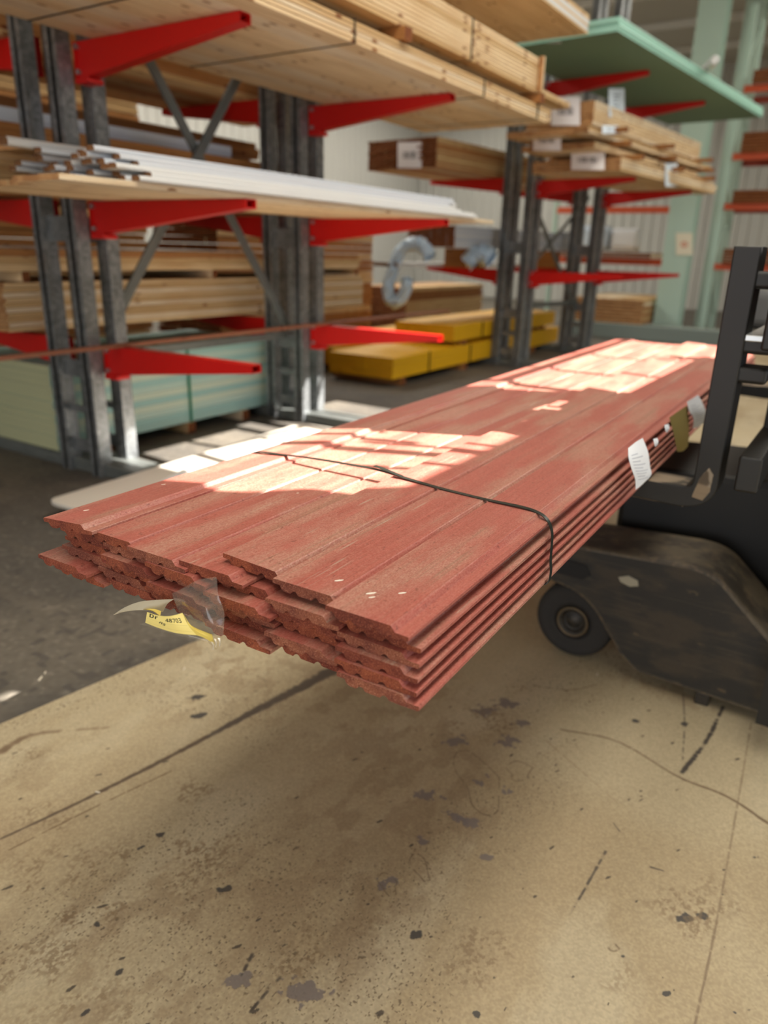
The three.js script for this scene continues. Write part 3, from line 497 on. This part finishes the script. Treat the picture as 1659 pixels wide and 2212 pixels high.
// greenish sheet pack on the floor behind the uprights
{
  const edge = [0xb9d3c6, 0xa7cbc2, 0xc9d8c4, 0x9fc7c0].map(c => std({ color: c, roughness: .6 })), face = std({ color: 0xb3b48e, roughness: .8 });
  const t = thing('sheet_pack', 'pack of pale green building sheets on bolsters behind the first uprights', 'sheets');
  for (let r = 0; r < 12; r++) part('sheet', plankGeo(1.22, .052, 2.5, r % 3), [edge[Math.floor(rnd() * 4)], face], t, [-6.2 - rr(0, .006), .1 + r * .0535, -3.22 - rr(0, .012)]);
  part('strap', merge([barGeo(V(-4.974, .1, -4.55), V(-4.974, .745, -4.55), .05, .004), barGeo(V(-6.2, .745, -4.55), V(-4.974, .745, -4.55), .05, .004)]), std({ color: 0x2f8a6a, roughness: .5 }), t);
  bolsters('pale wooden bolster under the green sheet pack', 'bolsters under the green sheet pack', [-6.2, -4.96], .001, .095, [-3.6, -4.5, -5.2], P);
  const t2 = thing('sheet_pack', 'second pale green sheet pack beyond the first one', 'sheets');
  for (let r = 0; r < 9; r++) part('sheet', plankGeo(1.1, .052, 2.5, r % 3), [edge[(r * 3) % 4], face], t2, [-7.6, .005 + r * .0535, -2.9]);
}
// on the first rack, far side
pack('cladding_pack', 'pack of knotty pine cladding on the far arms behind the uprights', 'timber', { x0: -6.2, x1: -5.14, bw: .15, y: .98, th: .034, rows: 10, gap: .004, zNear: -3.05, zFar: -7.5, mats: [P[1], P[3], P[0]], end: M.pineEnd, straps: [-6.0], jit: .06 });
bolsters('wooden spacer block on top of the knotty cladding pack', 'spacers on the cladding pack', [-6.2, -5.12], 1.322, .07, [-3.2, -5.05, -7.3], P, .06);
pack('plank_layer', 'wide pink-brown planks lying on spacers over the knotty cladding pack', 'timber', { x0: -6.25, x1: -5.1, bw: .23, y: 1.395, th: .05, rows: 3, zNear: -2.3, zFar: -7.4, mats: [P[1], M.brown[2], P[3]], end: M.pineEnd, jit: .1 });
pack('plank_pack', 'lower dark brown plank pile on the far middle arms', 'timber', { x0: -6.2, x1: -5.12, bw: .18, y: 1.885, th: .05, rows: 4, zNear: -2.0, zFar: -6.6, mats: M.brown, end: M.brownEnd, jit: .2 });
bolsters('brown spacer between the dark brown plank piles', 'spacers between the brown plank piles', [-6.2, -5.12], 2.086, .08, [-2.6, -4.4, -6.2]);
pack('plank_pack', 'upper dark brown plank pile on spacers on the far middle arms', 'timber', { x0: -6.2, x1: -5.12, bw: .2, y: 2.168, th: .045, rows: 4, zNear: -1.8, zFar: -6.4, mats: M.brown, end: M.brownEnd, jit: .25 });
bolsters('brown spacer on the upper dark brown plank pile', 'spacers between the brown plank piles', [-6.2, -5.6], 2.349, .09, [-2.4, -4.2]);
pack('plank_pack', 'dark brown planks set back beside the white plank', 'timber', { x0: -6.3, x1: -5.62, bw: .17, y: 2.44, th: .05, rows: 3, zNear: -1.7, zFar: -6.3, mats: M.brown, end: M.brownEnd, jit: .2 });
solo('white_plank', plankGeo(.2, .09, 3.0, 0), [M.white[1], M.greyWood], 'single white plank on the dark brown plank pile', 'plank', null, [-5.36, 2.351, -2.4]);
pack('plank_pack', 'tan plank pack on the highest far arms', 'timber', { x0: -6.25, x1: -5.08, bw: .2, y: 2.842, th: .04, rows: 4, zNear: -1.6, zFar: -6.8, mats: [P[3], M.brown[2]], end: M.pineEnd, jit: .1 });
// further packs standing on the floor beyond the first rack
for (const [i, [x, y, z, rows, mats, lab]] of [[-9.2, .1, -3.2, 38, [P[3], M.brown[2]], 'tall tan timber pack on the floor beyond the first rack'], [-8.4, .1, -7.2, 20, [M.brown[2], P[1]], 'tallest floor timber pack beyond the gap between the racks'], [-10.4, .1, -9.2, 14, [M.brown[0], M.brown[2]], 'brown floor timber pack farther beyond the yellow packs'], [-9.2, .1, -13.2, 9, [M.brown[1], P[3]], 'low brown floor timber pack beyond the blue film']].entries()) { pack('timber_pack', lab, 'timber', { x0: x, x1: x + 1.2, bw: .2, y, th: .09, rows, gap: .012, zNear: z, zFar: z - 3.6, mats, end: M.brownEnd, jit: .1 }); bolsters('floor bolster under the ' + ['tall tan', 'tallest', 'farther brown', 'low brown'][i] + ' timber pack', 'floor bolsters under timber packs', [x, x + 1.2], .001, .098, [z - .5, z - 3.0]); }
// pale sheet lying over the rack feet
{
  const s = new THREE.Shape(); const w = 1.25, l = 2.6, r = .1; s.moveTo(0, r * .6); s.quadraticCurveTo(0, 0, r, 0); s.lineTo(w - r, 0); s.quadraticCurveTo(w, 0, w, r); s.lineTo(w, l - r); s.quadraticCurveTo(w, l, w - r, l); s.lineTo(r, l); s.quadraticCurveTo(0, l, 0, l - r); s.closePath();
  const g = new THREE.ExtrudeGeometry(s, { depth: .018, bevelEnabled: true, bevelSize: .006, bevelThickness: .004, bevelSegments: 2 }); g.rotateX(-Math.PI / 2);
  solo('pale_sheet', g, std({ color: 0xc9c2b6, roughness: .6 }), 'pale sheet with rounded corners lying over the rack feet', 'sheet', null, [-3.98, .101, -2.46], [0, .05, 0]);
  solo('white_batten', plankGeo(.06, .018, .55, 0), [M.white[2], M.greyWood], 'short white batten lying on the pale sheet', 'batten', null, [-3.62, .128, -2.9], [0, .35, 0]);
}
// yellow-wrapped packs under the second rack
{
  const ym = std({ color: 0xe9b008, roughness: .5 }), yend = std({ color: 0xd79c06, roughness: .55 });
  const Y = (x0, x1, y, h, zn, zf, lab) => { const t = thing('yellow_pack', lab, 'timber pack', 'yellow packs on the floor'); const n = Math.max(2, Math.round((x1 - x0) / .2)), r = Math.max(2, Math.round(h / .075)), bw = (x1 - x0) / n, th = h / r; for (let i = 0; i < n; i++) for (let j = 0; j < r; j++) part('beam', plankGeo(bw - .003, th - .003, Math.round((zn - zf) * 20) / 20, 0), [ym, yend], t, [x0 + i * bw, y + j * th, zn - rr(0, .02)]); for (const z of [zn - .9, zn - 2.1]) part('strap', barGeo(V(x1 + .004, y, z), V(x1 + .004, y + h, z), .03, .003), M.dark, t); };
  const B = (y, h, xs, zs, k) => bolsters('wooden bolster under the ' + k + ' yellow pack', 'bolsters under the yellow packs', xs, y, h, zs, M.brown);
  B(.001, .098, [-5.85, -4.8], [-7.9, -9.6, -12.2], 'front low'); Y(-5.8, -4.82, .1, .26, -7.7, -13.4, 'low yellow-wrapped pack nearest the aisle beneath the second rack');
  B(.001, .098, [-7.2, -6.1], [-8.5, -10.1], 'rear low'); Y(-7.2, -6.1, .1, .24, -8.2, -12.9, 'low yellow-wrapped pack behind the aisle-side yellow pack');
  B(.3605, .062, [-5.8, -4.82], [-9.6, -12.6], 'upper'); Y(-5.8, -4.84, .424, .22, -9.3, -13.2, 'upper yellow-wrapped pack stacked on the aisle-side yellow pack');
  solo('grey_beam', plankGeo(.12, .1, 2.2, 1), [M.white[1], M.greyWood], 'pale grey beam lying between the yellow packs', 'beam', null, [-5.97, .002, -8.0]);
}
// on the second rack, far side
const rackBFrom = scene.children.length;
pack('plank_bundle', 'dark brown plank bundle with a white tag on the far upper arms', 'timber', { x0: -6.1, x1: -4.95, bw: .1, y: 2.625, th: .024, rows: 15, gap: .004, zNear: -9.0, zFar: -13.6, mats: [M.brown[2], P[3]], end: M.brownEnd, jit: .06 });
pack('white_board_pack', 'white board pack with brown ends over the blue film', 'boards', { x0: -5.75, x1: -4.94, bw: .14, y: 1.66, th: .022, rows: 13, gap: .003, zNear: -9.5, zFar: -13.6, mats: M.white, end: M.brownEnd, jit: .1 });
bolsters('brown bolster beneath the white board pack', 'bolsters beneath the white board pack', [-5.57, -4.92], 1.384, .27, [-10.2, -12.6], M.brown, .12);
pack('white_plank_pair', 'two white planks on the far lower arms by the blue film', 'planks', { x0: -6.05, x1: -5.6, bw: .22, y: 1.384, th: .06, rows: 1, zNear: -9.1, zFar: -13.6, mats: [M.white[2]], end: M.greyWood, jit: .1 });
// on the second rack, aisle side
const TT = (lab, x0, x1, y, th, rows, zn, zf, mats, jit) => pack('tagged_timber', lab, 'timber', { x0, x1, bw: .17, y, th, gap: .005, rows, zNear: zn, zFar: zf, mats, end: M.pineEnd, jit });
TT('lowest tagged timber layer on the middle arms of the second rack', -3.98, -2.8, 2.572, .036, 4, -9.75, -13.7, [P[0], P[2], P[1]], .3);
bolsters('brown spacer on the lowest tagged timber layer', 'spacers in the tagged timber', [-3.95, -2.68], 2.717, .055, [-10.1, -11.6, -13.0], M.brown, .08);
TT('second tagged timber layer, thin and set back, on the second rack', -3.9, -2.95, 2.773, .034, 2, -9.3, -13.4, [P[0], P[3], P[2]], .5);
bolsters('brown spacer on the second tagged timber layer', 'spacers in the tagged timber', [-3.9, -2.74], 2.842, .05, [-9.8, -11.4, -13.1], M.brown, .08);
TT('third tagged timber layer from the arms on the second rack', -3.95, -2.9, 2.893, .034, 2, -9.0, -13.5, [P[0], P[3], P[2]], .5);
bolsters('brown spacer on the third tagged timber layer', 'spacers in the tagged timber', [-3.9, -2.72], 2.962, .05, [-9.6, -11.2, -12.9], M.brown, .08);
TT('topmost pale tagged timber stack beneath the green sheets', -3.86, -3.0, 3.013, .042, 6, -9.3, -13.2, [P[0], P[2]], .04);
{
  const gm = [0xa2d8c6, 0x98d0bd, 0xb0e0d0].map(c => std({ color: c, roughness: .6 })), gfaceShaded = std({ color: 0x66826c, roughness: .75 }), t = thing('green_sheet_pack', 'stack of green building sheets on the highest arms of the second rack', 'sheets');  // sheet faces coloured darker than the edges, shade of the underside painted in
  for (let r = 0; r < 6; r++) part('sheet', box(1.5, .0205, 5.9), [gm[r % 3], gm[r % 3], gfaceShaded, gfaceShaded, gm[(r + 1) % 3], gm[r % 3]], t, [-3.33 + rr(-.01, .01), 3.783 + r * .022, -11.7 - rr(0, .04)]);
  solo('wood_block', plankGeo(.12, .1, .5, 1), [P[3], M.pineEnd], 'small wood block on the green sheets', 'block', null, [-3.1, 3.906, -10.6], [0, 1.2, 0]);
  const roll = new THREE.LatheGeometry([[0, 0], [.03, 0], [.06, .005], [.06, .9], [.03, .905], [0, .905]].map(p => new THREE.Vector2(...p)), 20); roll.rotateX(Math.PI / 2);
  solo('white_roll', roll, M.white[2], 'white roll lying on the green sheets', 'roll', null, [-2.85, 3.967, -12.2], [0, .5, 0]);
}
// the second rack and its goods stand about six degrees askew to the first
for (const o of [rackB, ...scene.children.slice(rackBFrom)]) { const p = V(-4.35, 0, -10.6), a = -.105, d = o.position.clone().sub(p).applyAxisAngle(V(0, 1, 0), a); o.position.copy(p.add(d)); o.quaternion.premultiply(new THREE.Quaternion().setFromAxisAngle(V(0, 1, 0), a)); }
{
  const filmB = phys({ color: 0xc8dff2, roughness: .45, clearcoat: .4 });
  const lump = (lab, pts, rad, s) => { const g = new THREE.TubeGeometry(new THREE.CatmullRomCurve3(pts), 40, rad, 18, false), A = g.attributes.position; for (let i = 0; i < A.count; i++) { const x = A.getX(i), y = A.getY(i), z = A.getZ(i), k = .35 * rad * (Math.sin(x * 61 + s) * Math.sin(y * 53 + z * 47) + .6 * Math.sin(z * 97 + x * 83 + s)); A.setXYZ(i, x + k, y + k * .8, z + k); } g.computeVertexNormals(); return solo('plastic_film', g, filmB, lab, 'film'); };
  const f = (x, y) => atZ(x, y, -9.32);
  lump('crumpled blue plastic film draped over the white planks, its loop hanging below', [f(930, 556), f(918, 536), f(900, 526), f(878, 532), f(860, 550), f(852, 575), f(844, 600), f(838, 625), f(845, 648), f(862, 650), f(876, 628), f(880, 602)], .085, 1);
  const h = (x, y) => atZ(x, y, -10.1);
  lump('blue plastic film heap on the far lower arms by the upright', [h(1010, 566), h(1025, 552), h(1045, 548), h(1062, 560)], .12, 3);
}
// price tags
{
  const tagTex = k => painted(256, 192, (c) => { c.fillStyle = ['#f1ecea', '#e8e4e6', '#dbe8f4'][k]; c.fillRect(0, 0, 256, 192); c.fillStyle = '#3a3436'; if (k < 2) for (let i = 0; i < 14; i++) c.fillRect(50 + i * 11, 70, 3 + (i * 7) % 6, 52); else { c.fillStyle = '#7f8fa0'; for (let i = 0; i < 5; i++) c.fillRect(70, 40 + i * 24, 110 - (i * 29) % 60, 9); } });
  const mats = [0, 1, 2].map(k => std({ map: tagTex(k), roughness: .6, side: THREE.DoubleSide }));
  const card = (x, y, w, h, z, k, lab) => { const p = (dx, dy, dz) => atZ(x + dx * w / 2, y + dy * h / 2, z + dz); solo('price_tag', sheetGeo([[p(-1, -1, 0), p(0, -1, .02), p(1, -1, 0)], [p(-1, 1, .02), p(0, 1, .05), p(1, 1, .02)]], .002, 4), mats[k], lab, 'tag'); };
  card(1270, 345, 72, 44, -9.61, 0, 'pink-white barcode tag on the end of the lowest tagged timber layer');
  card(1182, 303, 60, 44, -9.23, 0, 'barcode tag on the end of the second tagged timber layer');
  card(1222, 240, 62, 62, -9.19, 1, 'large white tag on the end of the topmost timber stack');
  card(885, 335, 52, 56, -9.12, 1, 'white tag on the end of the dark brown plank bundle');
  card(1397, 118, 30, 38, -11.4, 2, 'pale blue tag on the edge of the green sheets');
  card(1175, 82, 74, 22, -8.76, 0, 'long white tag under the green sheets');
  const sideCard = (x, y, w, h, xx, lab) => { const p = (dx, dy, d) => atX(x + dx * w / 2, y + dy * h / 2, xx + d); solo('price_tag', sheetGeo([[p(-1, -1, 0), p(1, -1, .01)], [p(-1, 1, .03), p(1, 1, .02)]], .002, 4), mats[2], lab, 'tag'); };
  sideCard(1332, 222, 34, 62, -3.12, 'pale blue upright tag on the topmost timber stack');
  sideCard(1450, 378, 26, 50, -2.742, 'pale blue tag on the aisle edge of the lowest tagged timber layer');
  sideCard(1318, 280, 34, 18, -2.98, 'small blue tag on the aisle edge of the third tagged timber layer');
}

// ------------------------------------------------------------------ far end of the hall
{
  const teal = std({ color: 0xaec6b9, roughness: .55 }), kerbMat = std({ color: 0x7d8882, roughness: .8 });
  solo('steel_kerb', box(6.5, .3, .5, .02), kerbMat, 'long grey-green steel kerb on the floor before the teal column', 'kerb', null, [-2.2, .151, -15.9]);
  const H = (x, z, w, d, h, lab) => { const p = [[0, 0], [w, 0], [w, .025], [w / 2 + .01, .025], [w / 2 + .01, d - .025], [w, d - .025], [w, d], [0, d], [0, d - .025], [w / 2 - .01, d - .025], [w / 2 - .01, .025], [0, .025]]; const g = prism(p, h); g.rotateX(Math.PI / 2); return solo('steel_column', g, [teal, teal], lab, 'column', null, [x, 0.002, z]); };
  H(-3.88, -16.9, .5, .42, CEIL - .02, 'teal painted steel column with a paper notice by the kerb');
  H(-3.75, -20.6, .42, .4, CEIL - .02, 'second teal steel column behind the one with the notice');
  const sign = painted(128, 192, (c) => { c.fillStyle = '#ddd6c0'; c.fillRect(0, 0, 128, 192); c.fillStyle = '#c7664a'; c.beginPath(); c.arc(64, 100, 26, 0, 7); c.fill(); c.fillStyle = '#ddd6c0'; c.beginPath(); c.arc(64, 100, 17, 0, 7); c.fill(); c.fillStyle = '#c7664a'; c.fillRect(60, 80, 8, 40); });
  const p = (dx, dy) => atZ(1478 + dx * 18, 527 + dy * 24, -16.465); solo('paper_notice', sheetGeo([[p(-1, -1), p(1, -1)], [p(-1, 1), p(1, 1)]], .002, 2), std({ map: sign, roughness: .7 }), 'cream paper notice with an orange mark on the teal column', 'notice');
  // orange-beamed pallet racking
  const orange = std({ color: 0xc9532c, roughness: .5 }), rust = std({ color: 0x9a3e2c, roughness: .6 });
  const t = thing('pallet_rack', 'teal pallet rack with orange beams along the far end of the hall', 'rack');
  for (const x of [-3.1, -.45, 2.2]) for (const z of [-17.6, -18.7]) part('upright', box(.12, 6.2, .09, .008), teal, t, [x, 3.1, z]);
  for (const x of [-3.1, -.45, 2.2]) for (let k = 0; k < 6; k++) part('brace', barGeo(V(x, .4 + k * .95, k % 2 ? -17.6 : -18.7), V(x, 1.35 + k * .95, k % 2 ? -18.7 : -17.6), .03, .04), teal, t);
  for (const y of [1.45, 2.62, 3.55, 4.75]) for (const z of [-17.53, -18.77]) for (const [a, b] of [[-3.04, -.51], [-.39, 2.14]]) part('beam', box(b - a, .13, .05, .006), z > -18 ? orange : rust, t, [(a + b) / 2, y, z]);
  const t2 = thing('pallet_rack', 'orange-beamed rack section standing beside the teal column', 'rack');
  for (const x of [-6.9, -4.15]) part('upright', box(.11, 5.5, .09, .008), teal, t2, [x, 2.75, -18.2]);
  for (const y of [1.5, 2.6]) part('beam', box(2.64, .14, .06, .006), orange, t2, [-5.52, y, -18.13]);
  const goods = (x, y, z, rows, mats, lab, w = 2.1) => pack('stored_timber', lab, 'timber', { x0: x, x1: x + w, cols: 7, y, th: .06, rows, gap: .01, zNear: z, zFar: z - 1.25, mats, end: M.brownEnd, jit: .3 });
  goods(-2.9, 1.52, -17.4, 5, [M.brown[0], P[3]], 'brown timber offcuts on the lowest orange beams');
  goods(-2.9, 2.69, -17.4, 4, M.brown, 'dark timber on the second orange beams of the far rack');
  goods(-2.9, 3.62, -17.4, 6, [P[3], M.brown[2]], 'tan timber on the third orange beams of the far rack');
  goods(-2.9, 4.82, -17.4, 4, [P[1], M.white[0]], 'pale goods on the highest orange beams of the far rack');
  goods(-.3, 1.52, -17.4, 6, M.brown, 'brown timber in the far rack bay by the side wall'); goods(-.3, 3.62, -17.4, 4, P, 'pale timber in the far rack bay by the side wall');
  goods(-6.6, 1.58, -17.6, 2, [P[0], P[3]], 'pale boards on the orange beam left of the teal column'.replace('left of', 'beside'), 2.2);
  pack('floor_timber', 'pale timber pile on the kerb beneath the second rack', 'timber', { x0: -5.4, x1: -3.95, bw: .2, y: .304, th: .07, rows: 7, gap: .012, zNear: -15.75, zFar: -18.6, mats: [P[0], P[3], M.brown[2]], end: M.pineEnd, jit: .35 });
  // wrapped goods along the far wall
  const wrap = [0x8d8f92, 0xb9c6d4, 0xd8dade, 0x4c4d50, 0x9fb8d0].map(c => phys({ color: c, roughness: .4, clearcoat: .3 }));
  [[-5.9, 1.75, -18.3, .55, 1, 'pale blue film-wrapped bale on the far orange beam'], [-5.2, 1.72, -18.4, .5, 2, 'white film-wrapped bale on the far orange beam'], [-6.6, 1.7, -18.5, .42, 3, 'dark wrapped bale on the far orange beam'], [-2.2, .45, -21, .9, 0, 'grey wrapped bale on the floor behind the columns'], [-.6, .45, -21.5, .9, 2, 'white wrapped bale on the floor behind the columns']].forEach(([x, y, z, s, k, lab], q) => { const g = new RoundedBoxGeometry(s * 1.3, s, s, 6, s * .25), A = g.attributes.position; for (let i = 0; i < A.count; i++) { const a = A.getX(i), b = A.getY(i), c = A.getZ(i), n = .04 * s * Math.sin(a * 23 / s + q) * Math.sin(b * 19 / s + c * 17 / s); A.setXYZ(i, a * (1 + n), b * (1 + n), c * (1 + n * 2)); } g.computeVertexNormals(); solo('wrapped_bale', g, wrap[k], lab, 'bale', null, [x, z > -20 ? 1.705 + s * .53 : s * .53, z]); });
}

// ------------------------------------------------------------------ reach truck carrying the stack
{
  const t = thing('reach_truck', 'black reach truck carrying the red board stack on its forks', 'forklift');
  const ext = (pts, depth, bevel = .008) => { const s = new THREE.Shape(pts.map(p => new THREE.Vector2(...p))); const g = new THREE.ExtrudeGeometry(s, { depth: depth - 2 * bevel, bevelEnabled: true, bevelSize: bevel, bevelThickness: bevel, bevelSegments: 2, curveSegments: 10 }); g.translate(0, 0, bevel); return g; };
  // near leg: a cover with a rounded shoulder, its outline in x and y
  const leg = new THREE.Shape(); leg.moveTo(-1.1, .40); leg.lineTo(-.93, .372); leg.lineTo(-.80, .350); leg.quadraticCurveTo(-.70, .32, -.64, .22); leg.lineTo(-.565, .125); leg.lineTo(-.50, .075); leg.lineTo(.35, .045); leg.lineTo(.35, .10); leg.lineTo(-.06, .315); leg.lineTo(-.26, .50); leg.quadraticCurveTo(-.31, .54, -.40, .537); leg.lineTo(-.80, .515); leg.lineTo(-1.1, .50); leg.closePath();
  const lg = new THREE.ExtrudeGeometry(leg, { depth: .30, bevelEnabled: true, bevelSize: .014, bevelThickness: .014, bevelSegments: 3, curveSegments: 12 });
  part('leg_cover', lg, [M.truck, M.truckTop], t, [0, 0, -2.985]);
  part('leg_slot', ext([[-1.0, .405], [-.76, .395], [-.73, .42], [-.75, .455], [-1.0, .46]], .012, .003), M.dark, t, [0, 0, -2.678]);
  part('leg_patch', ext([[-.62, .44], [-.585, .455], [-.55, .445], [-.545, .425], [-.575, .415], [-.61, .425]], .006, .0015), std({ color: 0x9a9482, roughness: .8 }), t, [0, 0, -2.674]);
  part('leg_foot', box(.05, .05, .03, .004), M.truck, t, [-.255, .026, -2.7]);
  const wheel = (x, z) => {
    const lathe = pts => { const g = new THREE.LatheGeometry(pts.map(p => new THREE.Vector2(...p)), 48); g.rotateX(Math.PI / 2); return g; };
    const w = part('wheel', lathe([[.07, -.065], [.13, -.068], [.152, -.06], [.162, -.045], [.164, 0], [.162, .045], [.152, .06], [.13, .068], [.126, .064], [.098, .064], [.094, .068], [.07, .066], [.07, -.065]]), M.rubber, t, [x, .166, z]);
    part('hub', lathe([[0, -.05], [.07, -.05], [.07, .058], [.062, .066], [.048, .068], [.045, .05], [.03, .046], [.028, .06], [0, .062]]), M.truck, w);
    part('hub_ring', new THREE.TorusGeometry(.062, .005, 8, 36), std({ color: 0x6e5f49, metalness: .6, roughness: .5 }), w, [0, 0, .066]);
  };
  wheel(-.795, -2.80); part('axle', box(.10, .12, .12, .01), M.truckBlack, t, [-.70, .30, -2.86]);
  part('axle', box(.14, .06, .16, .01), M.truckBlack, t, [-.62, .2, -2.9]);
  // far leg
  part('leg_cover', ext([[-1.1, .40], [-.6, .36], [-.45, .08], [.35, .05], [.35, .45], [-.2, .56], [-1.1, .55]], .3), M.steelDull, t, [0, 0, -4.35]); wheel(-.795, -4.2);
  part('chassis', ext([[-.74, .26], [-.72, .20], [.35, .12], [.35, .80], [-.68, .74], [-.74, .70]], .62, .03), M.truckBlack, t, [0, 0, -3.72]);
  // forks
  const forkGeo = () => { const s = new THREE.Shape(); s.moveTo(-1.42, .935); s.lineTo(-.40, .902); s.quadraticCurveTo(-.285, .90, -.285, .985); s.lineTo(-.285, 1.63); s.lineTo(-.345, 1.63); s.lineTo(-.345, .985); s.quadraticCurveTo(-.348, .958, -.375, .957); s.lineTo(-1.42, .957); s.closePath(); const g = new THREE.ExtrudeGeometry(s, { depth: .112, bevelEnabled: true, bevelSize: .004, bevelThickness: .004, bevelSegments: 2, curveSegments: 10 }); return g; };
  const fg = forkGeo();
  for (const z of [-2.36, -4.55]) {
    const f = part('fork', fg, M.truckBlack, t, [0, 0, z]);
    part('worn_blade', ext([[-1.4, .934], [-.41, .9005], [-.37, .9005], [-.37, .9585], [-1.4, .9585]], .118, .003), M.worn, f, [0, 0, -.003]);
    for (const y of [1.55, 1.38, 1.30]) part('fork_hook', box(.09, .045, .10, .012), M.truckBlack, f, [-.255, y, .056]);
    part('heel_scuff', ext([[-.345, .935], [-.315, .93], [-.30, .96], [-.298, 1.01], [-.312, 1.03], [-.332, .995]], .004, .001), std({ map: wornTex, color: 0xd8d2c8, roughness: .7 }), f, [0, 0, .1145]);
  }
  // carriage
  part('carriage_beam', box(.06, .24, 2.5, .008), M.truckBlack, t, [-.2, 1.50, -3.4]); part('carriage_beam', box(.06, .10, 2.5, .008), M.truckBlack, t, [-.2, 1.05, -3.4]);
  part('carriage_rail', box(.10, .018, 2.4, .004), M.bolt, t, [-.235, 1.40, -3.45]);
  for (const z of [-2.62, -3.05, -3.75, -4.2]) part('carriage_post', box(.05, .62, .07, .006), M.truckBlack, t, [-.2, 1.27, z]);
  for (const z of [-2.5, -2.95]) { const r = new THREE.TorusGeometry(.035, .012, 10, 24); r.rotateY(Math.PI / 2); part('roller_boss', r, M.rubber, t, [-.235, 1.47, z]); }
  // mast and body
  for (const z of [-2.56, -3.30]) { const rail = prism([[0, 0], [.11, 0], [.11, .02], [.02, .02], [.02, .06], [.11, .06], [.11, .08], [0, .08]], 3.3); rail.rotateX(Math.PI / 2); part('mast_rail', rail, M.truckBlack, t, [-.06, .12, z]); }
  for (const y of [.5, 1.2, 1.72, 2.6, 3.3]) part('mast_crossbar', box(.06, .12, .66, .01), M.truckBlack, t, [.02, y, -2.93]);
  for (const z of [-2.8, -3.06]) { const c = new THREE.CylinderGeometry(.035, .035, 2.6, 20); part('lift_cylinder', c, M.truckBlack, t, [.03, 1.5, z]); }
  { const s = new THREE.Shape([[-.44, 0], [.44, 0], [.44, 1.5], [-.44, 1.5]].map(p => new THREE.Vector2(...p))); for (const q of [[-.05, .385, .08, .08], [.06, .41, .18, .07], [-.3, .40, .06, .03]]) s.holes.push(new THREE.Path([[q[0], q[1]], [q[0], q[1] + q[3]], [q[0] + q[2], q[1] + q[3] * .8], [q[0] + q[2], q[1]]].map(p => new THREE.Vector2(...p)))); const g = new THREE.ExtrudeGeometry(s, { depth: .006, bevelEnabled: false }); g.rotateY(Math.PI / 2); part('added_shade_plate', g, M.truckBlack, t, [.06, 1.62, -2.86]); }  // unseen plate added to block the sun; its holes let small patches through
  part('body', ext([[.3, .08], [2.1, .08], [2.15, .5], [2.1, 1.0], [1.6, 1.05], [1.5, .95], [.8, .9], [.7, 1.25], [.45, 1.3], [.3, 1.2]], 1.5, .04), M.truck, t, [0, 0, -4.2]);
  part('seat', ext([[.9, .95], [1.4, .95], [1.5, 1.5], [1.4, 1.52], [1.3, 1.05], [.9, 1.05]], .5, .03), M.truckBlack, t, [0, 0, -3.7]);
  for (const [x, z] of [[.42, -2.8], [.42, -4.1], [1.7, -2.8], [1.7, -4.1]]) part('guard_post', box(.06, 1.15, .06, .008), M.truckBlack, t, [x, 1.6, z]);
  for (let k = 0; k < 6; k++) part('guard_bar', box(1.4, .03, .04), M.truckBlack, t, [1.06, 2.18, -2.82 - k * .25]);
  const dw = new THREE.CylinderGeometry(.18, .18, .2, 36); dw.rotateX(Math.PI / 2); part('drive_wheel', dw, M.rubber, t, [1.75, .181, -3.4]);
}
// small wood chips lying about
for (const [x, y, s, lab] of [[85, 1470, 1, 'larger pale wood chip lying on the dark asphalt'], [97, 1455, .6, 'small pale wood chip beside the larger one on the dark asphalt'], [398, 1440, .7, 'pale wood chip on the beige floor below the delivery note'], [217, 1710, .5, 'tiny wood chip on the beige floor by the thin tyre mark'], [1290, 1458, .5, 'tiny wood chip on the beige floor by the truck wheel']]) { const p = atY(x, y, .004); const g = new THREE.ExtrudeGeometry(new THREE.Shape([[0, 0], [.03, .003], [.034, .01], [.004, .009]].map(q => new THREE.Vector2(q[0] * s, q[1] * s))), { depth: .003, bevelEnabled: false }); g.rotateX(-Math.PI / 2); solo('wood_chip', g, std({ color: 0xd8cdb8, roughness: .8 }), lab, 'chip', 'wood chips on the floor', [p.x, .0005, p.z], [0, 1.2 + x * .01, 0]); }

// ------------------------------------------------------------------ hand over
scene.traverse(o => { if (o.isMesh) { o.castShadow = true; o.receiveShadow = true; } if (o.isLight && o.shadow) o.castShadow = true; });
renderer.render(scene, camera);
